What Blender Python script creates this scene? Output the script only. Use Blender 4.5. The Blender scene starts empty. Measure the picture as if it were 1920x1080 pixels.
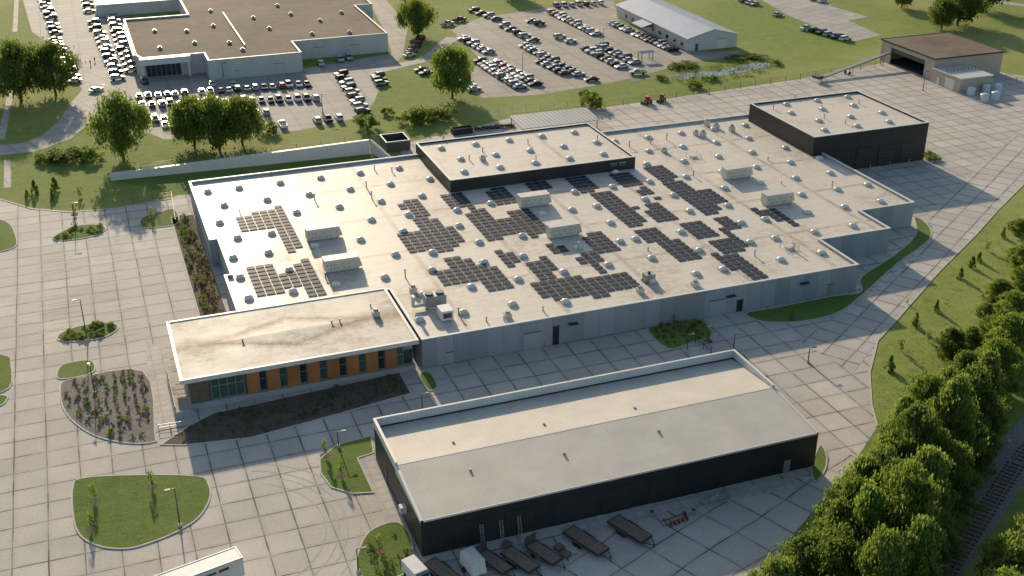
import bpy, math, random
from mathutils import Vector, Matrix
from mathutils.geometry import tessellate_polygon
R=math.radians; rnd=random.Random(7)
S=bpy.context.scene; C=S.collection
H=100.; F=2200.; YH=-520.
TH=math.atan((540-YH)/F); YAW=math.atan(910/(F/math.cos(TH)))
CT,ST=math.cos(TH),math.sin(TH); CY,SY=math.cos(YAW),math.sin(YAW)
def G(px,py,z=0.):
    fw=F*CT-(py-540)*ST; rt=px-960; dn=F*ST+(py-540)*CT; t=(H-z)/dn; fw*=t; rt*=t
    return Vector((SY*fw+CY*rt, CY*fw-SY*rt, z))
def PX(pts,z=0.): return [tuple(G(a,b,z)[:2]) for a,b in pts]
ORD='first second third fourth fifth sixth seventh eighth ninth tenth eleventh twelfth thirteenth fourteenth fifteenth sixteenth seventeenth eighteenth nineteenth twentieth'.split()
ORD+=['twenty-'+w for w in ORD[:9]]+['thirtieth']+['thirty-'+w for w in ORD[:9]]

# ---------------- materials
class N:
    def __init__(s,name):
        s.m=bpy.data.materials.new(name); s.m.use_nodes=True; s.t=s.m.node_tree; s.b=s.t.nodes['Principled BSDF']
        g=s.t.nodes.new('ShaderNodeNewGeometry'); s.pos=g.outputs['Position']; s.geo=g
    def set(s,i,v):
        if hasattr(v,'is_linked') or hasattr(v,'links'): s.t.links.new(v,i)
        else: i.default_value=v
    def math(s,op,a,b=0.,c=0.):
        n=s.t.nodes.new('ShaderNodeMath'); n.operation=op
        for k,v in enumerate((a,b,c)): s.set(n.inputs[k],v)
        return n.outputs[0]
    def noise(s,sc,det=4,vec=None,rough=.55):
        n=s.t.nodes.new('ShaderNodeTexNoise'); s.set(n.inputs['Vector'],vec or s.pos)
        n.inputs['Scale'].default_value=sc; n.inputs['Detail'].default_value=det; n.inputs['Roughness'].default_value=rough
        return n.outputs['Fac'], n.outputs['Color']
    def rng(s,v,a,b,c=0.,d=1.):
        n=s.t.nodes.new('ShaderNodeMapRange'); s.set(n.inputs[0],v)
        for k,x in enumerate((a,b,c,d)): n.inputs[k+1].default_value=x
        return n.outputs[0]
    def mix(s,f,a,b,mode='MIX'):
        n=s.t.nodes.new('ShaderNodeMix'); n.data_type='RGBA'; n.blend_type=mode
        s.set(n.inputs[0],f)
        for i,v in ((6,a),(7,b)):
            if isinstance(v,tuple): n.inputs[i].default_value=(*v[:3],1)
            else: s.t.links.new(v,n.inputs[i])
        return n.outputs[2]
    def sep(s,v):
        n=s.t.nodes.new('ShaderNodeSeparateXYZ'); s.t.links.new(v,n.inputs[0]); return n.outputs
    def comb(s,x,y,z=0.):
        n=s.t.nodes.new('ShaderNodeCombineXYZ')
        for k,v in enumerate((x,y,z)): s.set(n.inputs[k],v)
        return n.outputs[0]
    def white(s,v):
        n=s.t.nodes.new('ShaderNodeTexWhiteNoise'); s.t.links.new(v,n.inputs['Vector']); return n.outputs['Value']
    def bump(s,h,strength=.5,dist=.1):
        n=s.t.nodes.new('ShaderNodeBump'); n.inputs['Strength'].default_value=strength; n.inputs['Distance'].default_value=dist
        s.t.links.new(h,n.inputs['Height']); s.t.links.new(n.outputs[0],s.b.inputs['Normal'])
    def fin(s,col,rough=.8,metal=0.,spec=.5):
        if isinstance(col,tuple): s.b.inputs['Base Color'].default_value=(*col[:3],1)
        else: s.t.links.new(col,s.b.inputs['Base Color'])
        s.set(s.b.inputs['Roughness'],rough); s.b.inputs['Metallic'].default_value=metal
        s.b.inputs['Specular IOR Level'].default_value=spec
        return s.m
def mat(name,c1,c2=None,sc=1.,rough=.8,metal=0.,bump=0.,spec=.5):
    n=N(name); c2=c2 or tuple(x*.8 for x in c1)
    a,_=n.noise(sc); b,_=n.noise(sc*7,3)
    f=n.rng(n.math('ADD',n.math('MULTIPLY',a,.65),n.math('MULTIPLY',b,.35)),.35,.65)
    if bump: n.bump(b,bump,.1)
    return n.fin(n.mix(f,c1,c2),rough,metal,spec)
def concrete(name,ang=0.,pitch=4.6,off=(0,0),base=(.60,.545,.465),jw=.115,dark=(.10,.085,.07),dist=.14,cloud=.85):
    n=N(name)
    mp=n.t.nodes.new('ShaderNodeMapping'); n.t.links.new(n.pos,mp.inputs[0])
    mp.inputs['Rotation'].default_value=(0,0,-R(ang)); mp.inputs['Location'].default_value=(off[0],off[1],0)
    v=mp.outputs[0]
    _,nc=n.noise(.05,2,v); x,y,z=n.sep(v); nx,ny,_z=n.sep(nc)
    x=n.math('ADD',x,n.math('MULTIPLY',nx,dist*3)); y=n.math('ADD',y,n.math('MULTIPLY',ny,dist*3))
    dx=n.math('PINGPONG',x,pitch/2); dy=n.math('PINGPONG',y,pitch/2)
    jn,_=n.noise(.25,3); w=n.math('MULTIPLY',n.rng(jn,.3,.7,.55,1.25),jw)
    d=n.math('MINIMUM',dx,dy)
    line=n.math('SUBTRACT',1.,n.math('SMOOTH_MIN',n.math('DIVIDE',d,w),1.,.2))
    line=n.math('MAXIMUM',n.math('MINIMUM',n.math('MULTIPLY',line,2.5),1.),0.)
    line=n.math('MULTIPLY',line,n.rng(jn,.35,.6,.5,1.))
    cell=n.white(n.comb(n.math('FLOOR',n.math('DIVIDE',x,pitch)),n.math('FLOOR',n.math('DIVIDE',y,pitch))))
    tone=n.rng(cell,0,1,.88,1.05)
    st,_=n.noise(.09,6,rough=.65); fi,_=n.noise(2.5,5,rough=.7)
    tone=n.math('MULTIPLY',tone,n.rng(st,.3,.7,cloud,1.07)); tone=n.math('MULTIPLY',tone,n.rng(fi,.3,.7,.86,1.08))
    halo=n.rng(d,0.,.8,.87,1.); tone=n.math('MULTIPLY',tone,halo)
    tn=n.comb(tone,tone,tone)
    col=n.mix(1.,base,tn,'MULTIPLY'); col=n.mix(line,col,dark)
    n.bump(fi,.2,.02)
    return n.fin(col,.8,0,.3)
def membrane(name,base,stain=(.34,.25,.16),grid=(18.7,18.9),offs=(0,0),rough=.5,amt=.5,diamond=None):
    n=N(name); x0,y0,z=n.sep(n.pos)
    x=n.math('ADD',x0,offs[0]); y=n.math('ADD',y0,offs[1])
    d=n.math('MINIMUM',n.math('PINGPONG',x,grid[0]/2),n.math('PINGPONG',y,grid[1]/2))
    jn,_=n.noise(.4,5); pad=n.math('MULTIPLY',n.rng(d,.25,.8,1,0),n.rng(jn,.35,.6,.3,1.))
    seam=n.math('LESS_THAN',n.math('PINGPONG',y,1.5),.055)
    a,_=n.noise(.07,6,rough=.7); b,_=n.noise(.9,5,rough=.7)
    st=n.math('MULTIPLY',n.rng(a,.48,.7),n.rng(b,.35,.7))
    c=n.mix(n.math('MULTIPLY',n.rng(b,.3,.7),.45),base,tuple(v*.78 for v in base))
    c=n.mix(n.math('MULTIPLY',st,amt*1.6),c,stain)
    c=n.mix(n.math('MULTIPLY',pad,.7),c,(.36,.27,.18))
    c=n.mix(n.math('MULTIPLY',seam,.4),c,(.3,.27,.23))
    if diamond:
        cx,cy,rx,ry=diamond
        ax=n.math('DIVIDE',n.math('ABSOLUTE',n.math('SUBTRACT',x0,cx)),rx); ay=n.math('DIVIDE',n.math('ABSOLUTE',n.math('SUBTRACT',y0,cy)),ry)
        q=n.math('ADD',ax,ay)
        e=n.math('ABSOLUTE',n.math('SUBTRACT',q,1.)); m=n.math('MULTIPLY',n.rng(e,.03,.34,1,0),n.rng(b,.33,.58,.35,1)); c=n.mix(m,c,stain)
        m=n.math('MULTIPLY',n.math('MULTIPLY',n.rng(ay,.0,.75,1.,0),n.rng(ax,.3,.9,0,1)),n.rng(jn,.36,.58,.3,1)); c=n.mix(m,c,stain)
    n.bump(b,.2,.03)
    return n.fin(c,n.rng(a,.3,.7,rough-.05,rough+.1),0,.3)
def ribbed(name,c,c2,pitch=.6,axis='x',rough=.5,metal=0.,frac=.12,noise=.3,spec=.5,bs=.6):
    n=N(name); x,y,z=n.sep(n.pos)
    s={'x':x,'y':y,'xy':n.math('ADD',x,y),'z':z}[axis]
    p=n.math('PINGPONG',s,pitch/2); l=n.rng(p,0,pitch*frac,1,0)
    a,_=n.noise(.25,5); b,_=n.noise(3,3)
    col=n.mix(l,c,c2); k=n.rng(a,.3,.7,1-noise,1+noise*.4); col=n.mix(1.,col,n.comb(k,k,k),'MULTIPLY')
    if bs: n.bump(p,bs,.08)
    return n.fin(col,rough,metal,spec)
def tilt(name,ca,cb,pitch=3.05):
    n=N(name); x,y,z=n.sep(n.pos); s=n.math('ADD',x,y)
    q=n.math('DIVIDE',s,pitch); w=n.white(n.comb(n.math('FLOOR',q),0.))
    seam=n.math('LESS_THAN',n.math('PINGPONG',s,pitch/2),.05)
    rib=n.math('MULTIPLY',n.math('LESS_THAN',n.math('PINGPONG',s,.2),.05),n.rng(w,.5,.55,0,.25))
    a,_=n.noise(.3,5,rough=.7); col=n.mix(n.rng(w,.4,.6),ca,cb)
    k=n.rng(a,.3,.7,.87,1.06); col=n.mix(1.,col,n.comb(k,k,k),'MULTIPLY')
    col=n.mix(n.math('MAXIMUM',n.math('MULTIPLY',seam,.4),rib),col,(.14,.14,.15))
    return n.fin(col,.8)
def leafmat(name,c1,c2,tr,mixf=.42):
    n=N(name); a,_=n.noise(.35,3); r=n.geo.outputs['Random Per Island']
    f=n.rng(n.math('ADD',n.math('MULTIPLY',a,.55),n.math('MULTIPLY',r,.45)),.3,.75)
    oi=n.t.nodes.new('ShaderNodeObjectInfo'); col=n.mix(f,c1,c2); k=n.rng(oi.outputs['Random'],0,1,.7,1.25)
    col=n.mix(1.,col,n.comb(k,n.math('POWER',k,.8),n.math('MULTIPLY',k,.95)),'MULTIPLY')
    n.fin(col,.6,0,.2)
    t=n.t.nodes.new('ShaderNodeBsdfTranslucent'); t.inputs[0].default_value=(*tr,1)
    mx=n.t.nodes.new('ShaderNodeMixShader'); mx.inputs[0].default_value=mixf
    out=n.t.nodes['Material Output']; n.t.links.new(n.b.outputs[0],mx.inputs[1]); n.t.links.new(t.outputs[0],mx.inputs[2]); n.t.links.new(mx.outputs[0],out.inputs[0])
    return n.m
def grassmat(name,c1,c2,c3):
    n=N(name); a,_=n.noise(.018,5,rough=.6); b,_=n.noise(.35,6,rough=.75); c,_=n.noise(3.,5,rough=.8)
    col=n.mix(n.rng(b,.3,.7),c1,c2); col=n.mix(n.rng(a,.45,.65,0,.8),col,c3)
    k=n.rng(c,.25,.75,.65,1.3); col=n.mix(1.,col,n.comb(k,k,k),'MULTIPLY')
    n.bump(n.math('ADD',b,c),.6,.25)
    return n.fin(col,.9,0,.15)
def carpaint():
    n=N('car_paint'); oi=n.t.nodes.new('ShaderNodeObjectInfo'); n.fin(oi.outputs['Color'],.28,.25,.6)
    n.b.inputs['Coat Weight'].default_value=.5; return n.m
M={}
M['grass']=grassmat('field_grass',(.16,.225,.04),(.27,.315,.07),(.37,.36,.12))
M['lawn']=grassmat('mown_lawn',(.11,.175,.032),(.18,.24,.05),(.24,.285,.07))
M['bank']=grassmat('tall_bank_grass',(.20,.26,.045),(.34,.37,.095),(.42,.40,.14))
M['conc']=concrete('yard_concrete')
M['conc2']=concrete('drive_concrete',34,4.4,(1.3,.6))
M['conc3']=concrete('apron_concrete',22,5.6,(.4,2.),dist=.8)
M['conc4']=concrete('walk_concrete',0,1.8,(0,0),(.62,.57,.49),.04,(.30,.27,.24),0.)
M['lot']=concrete('far_lot_paving',0,6,(0,0),(.43,.39,.335),.1,(.2,.18,.16),.1)
M['lot2']=concrete('big_lot_paving',0,7,(0,0),(.42,.37,.305),.12,(.22,.195,.165),.1)
M['road']=concrete('road_concrete',20,5,(0,0),(.48,.44,.38),.1,(.23,.21,.18),.1)
M['tyre']=mat('tyre_scuff',(.44,.40,.34),(.52,.475,.40),1.5,.85,spec=.2)
M['kerb']=mat('kerb_concrete',(.62,.57,.49),(.48,.44,.375),.8)
M['mulch']=mat('dark_mulch',(.09,.068,.048),(.17,.13,.09),1.5,.95,bump=.8)
M['gravel']=mat('grey_gravel',(.32,.285,.245),(.17,.145,.125),1.8,.95,bump=.8)
M['ballast']=mat('rail_ballast',(.36,.33,.29),(.17,.155,.14),2.5,.95,bump=1.)
M['tilt']=tilt('tilt_up_concrete',(.40,.42,.45),(.345,.365,.395))
M['walldoor']=mat('grey_painted_door',(.46,.475,.50),(.42,.43,.45),.6,.6)
M['roof']=membrane('white_roof_membrane',(.75,.66,.54),amt=.6)
M['roof_hi']=membrane('raised_roof_membrane',(.75,.66,.54),grid=(60,60),offs=(17,21),amt=.45)
M['roof_off']=membrane('office_roof_membrane',(.72,.635,.52),(.23,.13,.065),(80,80),(33,31),.6,.7,(26.5,180,13.,5.))
M['cope']=mat('white_metal_coping',(.76,.73,.68),(.66,.63,.59),.5,.5)
M['black']=ribbed('black_ribbed_metal',(.030,.030,.034),(.013,.013,.015),.4,'xy',.5)
M['blackflat']=mat('black_metal_trim',(.024,.024,.027),(.034,.034,.038),1,.45)
M['seam']=ribbed('standing_seam_roof',(.66,.59,.49),(.61,.545,.45),.75,'x',.65,0,.12,.12,.25,0)
M['seamw']=ribbed('white_parapet_liner',(.66,.68,.67),(.58,.6,.59),.75,'x',.5,0,.14,.1,.5,.3)
M['wood']=ribbed('orange_brown_wood_panel',(.46,.19,.07),(.31,.125,.045),.45,'x',.6,0,.06,.3)
M['glass']=mat('dark_window_glass',(.03,.04,.045),(.04,.055,.06),.4,.08,0,0,.8)
M['glassg']=mat('green_window_glass',(.09,.15,.13),(.05,.09,.08),.3,.1,0,0,.8)
M['alu']=mat('grey_frame_metal',(.45,.46,.47),(.36,.37,.38),1,.4,.4)
M['stone']=mat('stacked_stone',(.22,.175,.13),(.11,.09,.07),3,.9,bump=.8)
M['plinth']=mat('smooth_concrete_plinth',(.42,.42,.42),(.34,.34,.34),.5)
M['white']=mat('white_painted_metal',(.78,.76,.71),(.68,.66,.61),.8,.5)
M['offw']=mat('weathered_white_metal',(.66,.62,.56),(.54,.51,.45),1.2,.5)
M['dome']=mat('white_acrylic_dome',(.8,.79,.76),(.72,.71,.68),2,.25)
M['grey']=mat('galvanised_grey',(.38,.39,.39),(.29,.3,.3),1,.5,.3)
M['dgrey']=mat('dark_grey_metal',(.09,.09,.095),(.06,.06,.065),1,.5)
M['tan']=mat('tan_block_wall',(.54,.46,.37),(.46,.39,.31),.4)
M['brownroof']=mat('brown_gravel_roof',(.24,.18,.125),(.115,.085,.06),.05,.9,spec=.25)
M['greyroof']=ribbed('blue_grey_metal_roof',(.30,.34,.43),(.22,.26,.33),.9,'y',.5,.2,.12,.12)
M['wallw']=ribbed('pale_siding',(.62,.61,.59),(.50,.49,.47),.6,'xy',.6,0,.1,.1)
M['canopy']=ribbed('corrugated_canopy',(.30,.31,.32),(.13,.13,.14),1.2,'x',.6,.2,.2,.1)
M['steel']=mat('rusty_rail_steel',(.28,.20,.155),(.15,.11,.085),2,.5,.6)
M['tie']=mat('weathered_timber',(.18,.135,.10),(.10,.08,.06),2,.9)
M['deck']=mat('brown_weathered_deck',(.32,.22,.15),(.18,.125,.085),2.5,.85)
M['rust']=mat('red_brown_rust',(.28,.09,.04),(.15,.06,.035),3,.8)
M['orange']=mat('orange_machine_paint',(.62,.16,.03),(.45,.11,.02),2,.45)
M['yellow']=mat('yellow_paint',(.65,.48,.05),(.5,.36,.05),2,.5)
M['line']=mat('faded_line_paint',(.72,.67,.56),(.58,.53,.45),1.2,.8)
M['yline']=mat('faded_yellow_paint',(.70,.58,.28),(.56,.49,.34),1.2,.8)
M['rubber']=mat('black_rubber',(.02,.02,.02),(.03,.03,.03),3,.8)
M['bark']=mat('brown_bark',(.14,.105,.075),(.08,.06,.045),3,.95,bump=.6)
M['water']=mat('pond_water',(.03,.04,.035),(.04,.05,.04),.2,.06,0,.05,.9)
M['carglass']=mat('car_glass',(.015,.018,.02),(.02,.024,.028),1,.05,0,0,.8)
M['skin']=mat('skin_tone',(.45,.28,.2),None,5,.6)
M['red']=mat('red_cloth',(.5,.04,.04),None,5,.8)
M['blue']=mat('dark_blue_cloth',(.03,.05,.14),None,5,.8)
M['tank']=mat('white_plastic_tank',(.64,.72,.78),(.54,.62,.69),1,.35)
M['leaf']=leafmat('leaf_green',(.060,.108,.026),(.16,.225,.055),(.30,.39,.065),.44)
M['leafy']=leafmat('leaf_light_green',(.075,.130,.034),(.20,.275,.07),(.35,.45,.085),.46)
M['leafd']=leafmat('leaf_dark_green',(.045,.08,.026),(.12,.17,.045),(.22,.30,.055),.45)
M['leafb']=leafmat('leaf_brown_grass',(.15,.115,.06),(.25,.20,.10),(.26,.20,.08))
M['paint']=carpaint()
def pvmat():
    n=N('solar_cell_glass'); a,_=n.noise(.2,3); tc=n.t.nodes.new('ShaderNodeTexCoord'); x,y,z=n.sep(tc.outputs['Object'])
    l=n.math('MAXIMUM',n.math('LESS_THAN',n.math('PINGPONG',x,.135),.012),n.math('LESS_THAN',n.math('PINGPONG',y,.165),.012))
    c=n.mix(n.math('MULTIPLY',l,.3),n.mix(a,(.042,.047,.062),(.060,.066,.082)),(.12,.12,.13))
    return n.fin(c,.55,0,.1)
M['pv']=pvmat()

# ---------------- mesh builder
def area(p): return sum(p[i-1][0]*p[i][1]-p[i][0]*p[i-1][1] for i in range(len(p)))/2
def ccw(p): return list(p) if area(p)>0 else list(p)[::-1]
def offset(p,d):
    n=len(p); out=[]
    for i in range(n):
        a,b,c=Vector(p[i-1][:2]),Vector(p[i][:2]),Vector(p[(i+1)%n][:2])
        e1=(b-a).normalized(); e2=(c-b).normalized(); n1=Vector((-e1.y,e1.x)); n2=Vector((-e2.y,e2.x))
        m=n1+n2
        if m.length<1e-4: m=n1
        m.normalize(); k=max(.4,m.dot(n1)); q=b+m*(d/k); out.append((q.x,q.y))
    return out
def smooth(p,k=4):
    n=len(p); out=[]
    for i in range(n):
        a,b,c,d=[Vector(p[(i+j)%n]) for j in (-1,0,1,2)]
        for s in range(k):
            t=s/k; q=.5*((2*b)+(-a+c)*t+(2*a-5*b+4*c-d)*t*t+(-a+3*b-3*c+d)*t**3); out.append((q.x,q.y))
    return out
def isin(poly,x,y):
    c=False
    for i in range(len(poly)):
        a,b=poly[i-1],poly[i]
        if (a[1]>y)!=(b[1]>y) and x<(b[0]-a[0])*(y-a[1])/(b[1]-a[1])+a[0]: c=not c
    return c
class MB:
    def __init__(s): s.v=[]; s.f=[]
    def add(s,v,f):
        o=len(s.v); s.v+= [tuple(x) for x in v]; s.f+=[tuple(i+o for i in q) for q in f]; return s
    def box(s,x0,x1,y0,y1,z0,z1,m=None):
        v=[Vector((x,y,z)) for z in (z0,z1) for x,y in ((x0,y0),(x1,y0),(x1,y1),(x0,y1))]
        if m: v=[m@q for q in v]
        return s.add(v,[(0,3,2,1),(4,5,6,7),(0,1,5,4),(1,2,6,5),(2,3,7,6),(3,0,4,7)])
    def frus(s,a,z0,b,z1):
        v=[(a[0],a[2],z0),(a[1],a[2],z0),(a[1],a[3],z0),(a[0],a[3],z0),(b[0],b[2],z1),(b[1],b[2],z1),(b[1],b[3],z1),(b[0],b[3],z1)]
        return s.add(v,[(0,3,2,1),(4,5,6,7),(0,1,5,4),(1,2,6,5),(2,3,7,6),(3,0,4,7)])
    def sheet(s,p,z):
        p=ccw(p); v=[Vector((a,b,z)) for a,b in p]; fs=[]
        for t in tessellate_polygon([v]):
            a,b,c=[v[i] for i in t]
            if (b-a).cross(c-a).z<0: t=(t[0],t[2],t[1])
            fs.append(tuple(t))
        return s.add(v,fs)
    def prof(s,p,y0,y1):
        n=len(p); v=[(a,y0,b) for a,b in p]+[(a,y1,b) for a,b in p]
        return s.add(v,[(i,n+i,n+(i+1)%n,(i+1)%n) for i in range(n)][::1]+[tuple(range(n)),tuple(range(2*n-1,n-1,-1))])
    def ring(s,p,w,z0,z1):
        p=ccw(p); q=offset(p,w); n=len(p)
        v=[(a,b,z0) for a,b in p]+[(a,b,z1) for a,b in p]+[(a,b,z1) for a,b in q]+[(a,b,z0) for a,b in q]
        f=[]
        for i in range(n):
            j=(i+1)%n; f+=[(i,j,n+j,n+i),(n+i,n+j,2*n+j,2*n+i),(2*n+i,2*n+j,3*n+j,3*n+i)]
        return s.add(v,f)
    def tube(s,a,b,r0,r1=None,n=8):
        a=Vector(a); b=Vector(b); r1=r0 if r1 is None else r1; d=(b-a).normalized()
        u=d.orthogonal().normalized(); w=d.cross(u); v=[]
        for c,r in ((a,r0),(b,r1)):
            v+=[c+(u*math.cos(2*math.pi*i/n)+w*math.sin(2*math.pi*i/n))*r for i in range(n)]
        return s.add(v,[(i,(i+1)%n,n+(i+1)%n,n+i) for i in range(n)]+[tuple(range(n-1,-1,-1)),tuple(range(n,2*n))])
    def dome(s,x,y,z,rx,ry,h,n=10,k=3):
        v=[];f=[]
        for j in range(k):
            t=j/k*math.pi/2
            v+=[(x+rx*math.cos(t)*sq(math.cos(2*math.pi*i/n)),y+ry*math.cos(t)*sq(math.sin(2*math.pi*i/n)),z+h*math.sin(t)) for i in range(n)]
        v.append((x,y,z+h))
        for j in range(k-1): f+=[(j*n+i,j*n+(i+1)%n,(j+1)*n+(i+1)%n,(j+1)*n+i) for i in range(n)]
        f+=[((k-1)*n+i,(k-1)*n+(i+1)%n,k*n) for i in range(n)]
        return s.add(v,f)
    def mesh(s,name,m,sm=False):
        me=bpy.data.meshes.new(name); me.from_pydata(s.v,[],s.f); me.validate(); me.materials.append(M[m] if isinstance(m,str) else m)
        if sm: me.polygons.foreach_set('use_smooth',[True]*len(me.polygons))
        me.update(); return me
    def build(s,name,m,parent=None,world=True,sm=False):
        if parent is not None and world:
            o=Vector((0,0,0)); p=parent
            while p: o+=p.location; p=p.parent
            s.v=[(a-o.x,b-o.y,c-o.z) for a,b,c in s.v]
        ob=bpy.data.objects.new(name,s.mesh(name,m,sm)); C.objects.link(ob)
        if parent is not None: ob.parent=parent
        return ob
def sq(c): return math.copysign(abs(c)**.6,c)
def short(l):
    for wd in (' the ',' the ',' the ',' the ',' in ',' of '):
        if len(l.replace('-',' ').split())<=16: return l
        l=l.replace(wd,' ',1)
    return l
def tag(o,label,cat,group=None,kind=None):
    o['label']=short(label); o['category']=cat
    if group: o['group']=group
    if kind: o['kind']=kind
    return o
def thing(name,label,cat,loc=(0,0,0),rz=0,group=None):
    o=bpy.data.objects.new(name,None); C.objects.link(o); o.location=loc; o.rotation_euler=(0,0,rz); o.empty_display_size=.3
    return tag(o,label,cat,group)
def struct(name,mb,m,sm=False):
    o=mb.build(name,m,sm=sm); o['kind']='structure'; return o
def dup(root,loc,rz=0,scale=None,label=None,group=None,color=None):
    r=root.copy(); C.objects.link(r); r.location=loc; r.rotation_euler=(0,0,rz)
    if scale: r.scale=scale
    if label: r['label']=short(label)
    if group: r['group']=group
    for ch in list(root.children):
        c=ch.copy(); C.objects.link(c); c.parent=r
        if color and ch.name.startswith('body'): c.color=color
        for g in list(ch.children):
            d=g.copy(); C.objects.link(d); d.parent=c
    return r
def kill(root):
    for ch in list(root.children_recursive): bpy.data.objects.remove(ch)
    bpy.data.objects.remove(root)

# ---------------- ground and paving
struct('ground',MB().sheet([(-3000,-1500),(3500,-1500),(3500,4500),(-3000,4500)],0),'grass')
yard=[(-300,345),(0,372),(60,390),(130,396),(215,390),(325,370),(352,358),(600,330),(745,296),(762,268),(870,243),(955,222),(1110,205),(1300,178),(1500,148),(1655,118),(1690,100),(1900,140),(2100,160),(2150,240),(1920,345),(1870,395),(1830,440),(1760,510),(1690,590),(1645,640),(1630,700),(1634,760),(1645,800),(1600,870),(1540,940),(1490,1000),(1440,1100),(1400,1300),(-600,1300)]
struct('yard_paving',MB().sheet(PX(yard),.02),'conc')
struct('lawn',MB().sheet(PX([(205,336),(340,366),(600,330),(745,296),(700,284),(450,312)]),.03),'lawn')
struct('driveway',MB().sheet(PX([(2050,255),(1920,345),(1870,395),(1830,440),(1760,510),(1690,590),(1645,640),(1600,700),(1500,640),(1560,600),(1620,560),(1740,460),(1750,430),(1740,400),(1900,255)]),.04),'conc2')
struct('service_apron',MB().sheet(PX([(1546,890),(1560,850),(1610,855),(1600,870),(1540,940),(1490,1000),(1440,1100),(1400,1300),(900,1300),(1000,1110),(1130,1000),(1300,935),(1450,900)]),.04),'conc3')
struct('dealership_lot',MB().sheet(PX([(20,-80),(230,-80),(240,40),(265,140),(560,130),(735,100),(722,60),(690,0),(720,-5),(765,50),(755,105),(725,132),(700,195),(668,222),(560,245),(310,262),(255,240),(235,200),(180,205),(165,190),(120,100),(60,60)]),.02),'lot')
struct('car_park',MB().sheet(PX([(845,55),(905,32),(1100,4),(1150,0),(1160,40),(1290,97),(1385,95),(1390,102),(1290,118),(1230,135),(1150,155),(1010,178),(905,184),(870,160),(900,110),(860,70)]),.02),'lot2')
struct('upper_lot',MB().sheet(PX([(1375,-30),(1480,30),(1560,62),(1600,78),(1652,66),(1590,38),(1630,32),(1560,12),(1530,-30)]),.02),'road')
struct('grass_bank',MB().sheet(PX([(2050,290),(1922,346),(1872,396),(1832,441),(1762,511),(1692,591),(1647,641),(1632,700),(1636,760),(1647,800),(1720,800),(1860,640),(1935,560),(2100,400)]),.03),'bank')
def strip(name,pts,w,m,z=.03,px=True):
    p=[G(a,b) for a,b in pts] if px else [Vector((*q,0)) for q in pts]; L=[];Rr=[]
    for i,q in enumerate(p):
        d=(p[min(i+1,len(p)-1)]-p[max(i-1,0)]).normalized(); n=Vector((-d.y,d.x,0)); L.append((q+n*w/2)[:2]); Rr.append((q-n*w/2)[:2])
    mb=MB(); v=[(*a,z) for a in L]+[(*a,z) for a in Rr]; k=len(L)
    mb.add(v,[(i,k+i,k+i+1,i+1) for i in range(k-1)]); return struct(name,mb,m)
strip('access_road',[(-90,284),(0,282),(55,276),(105,258),(140,228),(160,195),(185,165),(200,130)],9,'road',.03)
strip('footpath',[(14,352),(14,300)],1.6,'road',.03); strip('footpath',[(2,262),(20,175),(30,110)],1.8,'road',.035)
strip('footpath',[(28,60),(32,-20)],1.6,'road',.03)
strip('lane',[(700,135),(760,120),(800,112),(850,70)],5,'road',.035)
strip('gravel_lane',[(1180,152),(1300,138),(1400,130)],2.5,'gravel',.03)
strip('path',[(1850,-5),(1885,5),(1930,12)],5,'road',.03)
struct('pond',MB().sheet(smooth(PX([(1275,145),(1300,136),(1345,133),(1395,122),(1435,117),(1442,125),(1405,134),(1350,143),(1290,150)])),.05),'water')
def arcs(cx,cy,rad,a0,a1,w=.2):
    c=G(cx,cy); pts=[(c.x+rad*math.cos(R(a0+(a1-a0)*i/24)),c.y+rad*math.sin(R(a0+(a1-a0)*i/24))) for i in range(25)]; strip('tyre_marks',pts,w,'tyre',.03+rnd.random()*.008,False)
for k,(rd,a0,a1) in enumerate([(13,-60,60),(14.8,-65,55),(16,-40,70),(17.8,-45,65),(19.5,-30,40),(21.3,-30,45)]): arcs(430,1010,rd,a0,a1)
for rd,a0,a1 in ((24,20,80),(25.8,15,80),(27,30,95)): arcs(1480,800,rd,a0+150,a1+150)
def island(px,top='lawn',name='lawn_island',sm=True,kz=.15):
    p=ccw(PX(px)); p=smooth(p,4) if sm else p
    struct('kerb',MB().ring(p,.22,.02,kz),'kerb'); struct(name,MB().sheet(offset(p,.2),kz-.03),top); return p
I1=island([(135,915),(155,897),(250,891),(370,893),(392,908),(395,935),(375,970),(335,997),(285,1018),(240,1030),(190,1027),(152,1008),(137,975)])
I2=island([(598,862),(630,835),(697,817),(702,850),(672,860),(702,925),(660,927),(620,915),(600,888)],sm=False)
I3=island([(668,1050),(685,1005),(715,985),(748,980),(770,1005),(775,1060),(740,1085),(680,1085)])
I4=island([(100,445),(140,425),(185,422),(199,432),(165,446),(115,452)])
I5=island([(265,410),(300,398),(328,393),(335,418),(300,427),(266,427)])
I6=island([(110,628),(150,612),(205,606),(223,614),(200,632),(150,641),(113,640)])
I7=island([(108,695),(125,682),(172,677),(174,700),(112,712)])
island([(-40,667),(14,668),(22,682),(19,728),(-40,738)]); island([(-40,408),(12,416),(29,438),(27,465),(-40,472)])
island([(-50,742),(10,742),(14,750),(0,762),(-50,766)])
island([(786,702),(806,699),(821,724),(806,734),(794,722)])
BED=island([(112,728),(135,712),(270,697),(292,812),(288,830),(235,832),(170,815),(122,775)],'gravel','planting_bed')
FB=island([(300,835),(352,800),(400,775),(750,698),(772,738),(640,776),(470,822),(345,836)],'mulch','planting_bed',False,.12)
LB=ccw([(13.6,193),(18.4,193),(18.4,255),(13.6,255)]); struct('planting_bed',MB().sheet(LB,.12),'mulch'); struct('kerb',MB().ring(offset(LB,-.2),.2,.02,.15),'kerb')
RB=island([(1213,615),(1262,600),(1304,597),(1330,612),(1333,632),(1300,643),(1252,655)])
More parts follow.
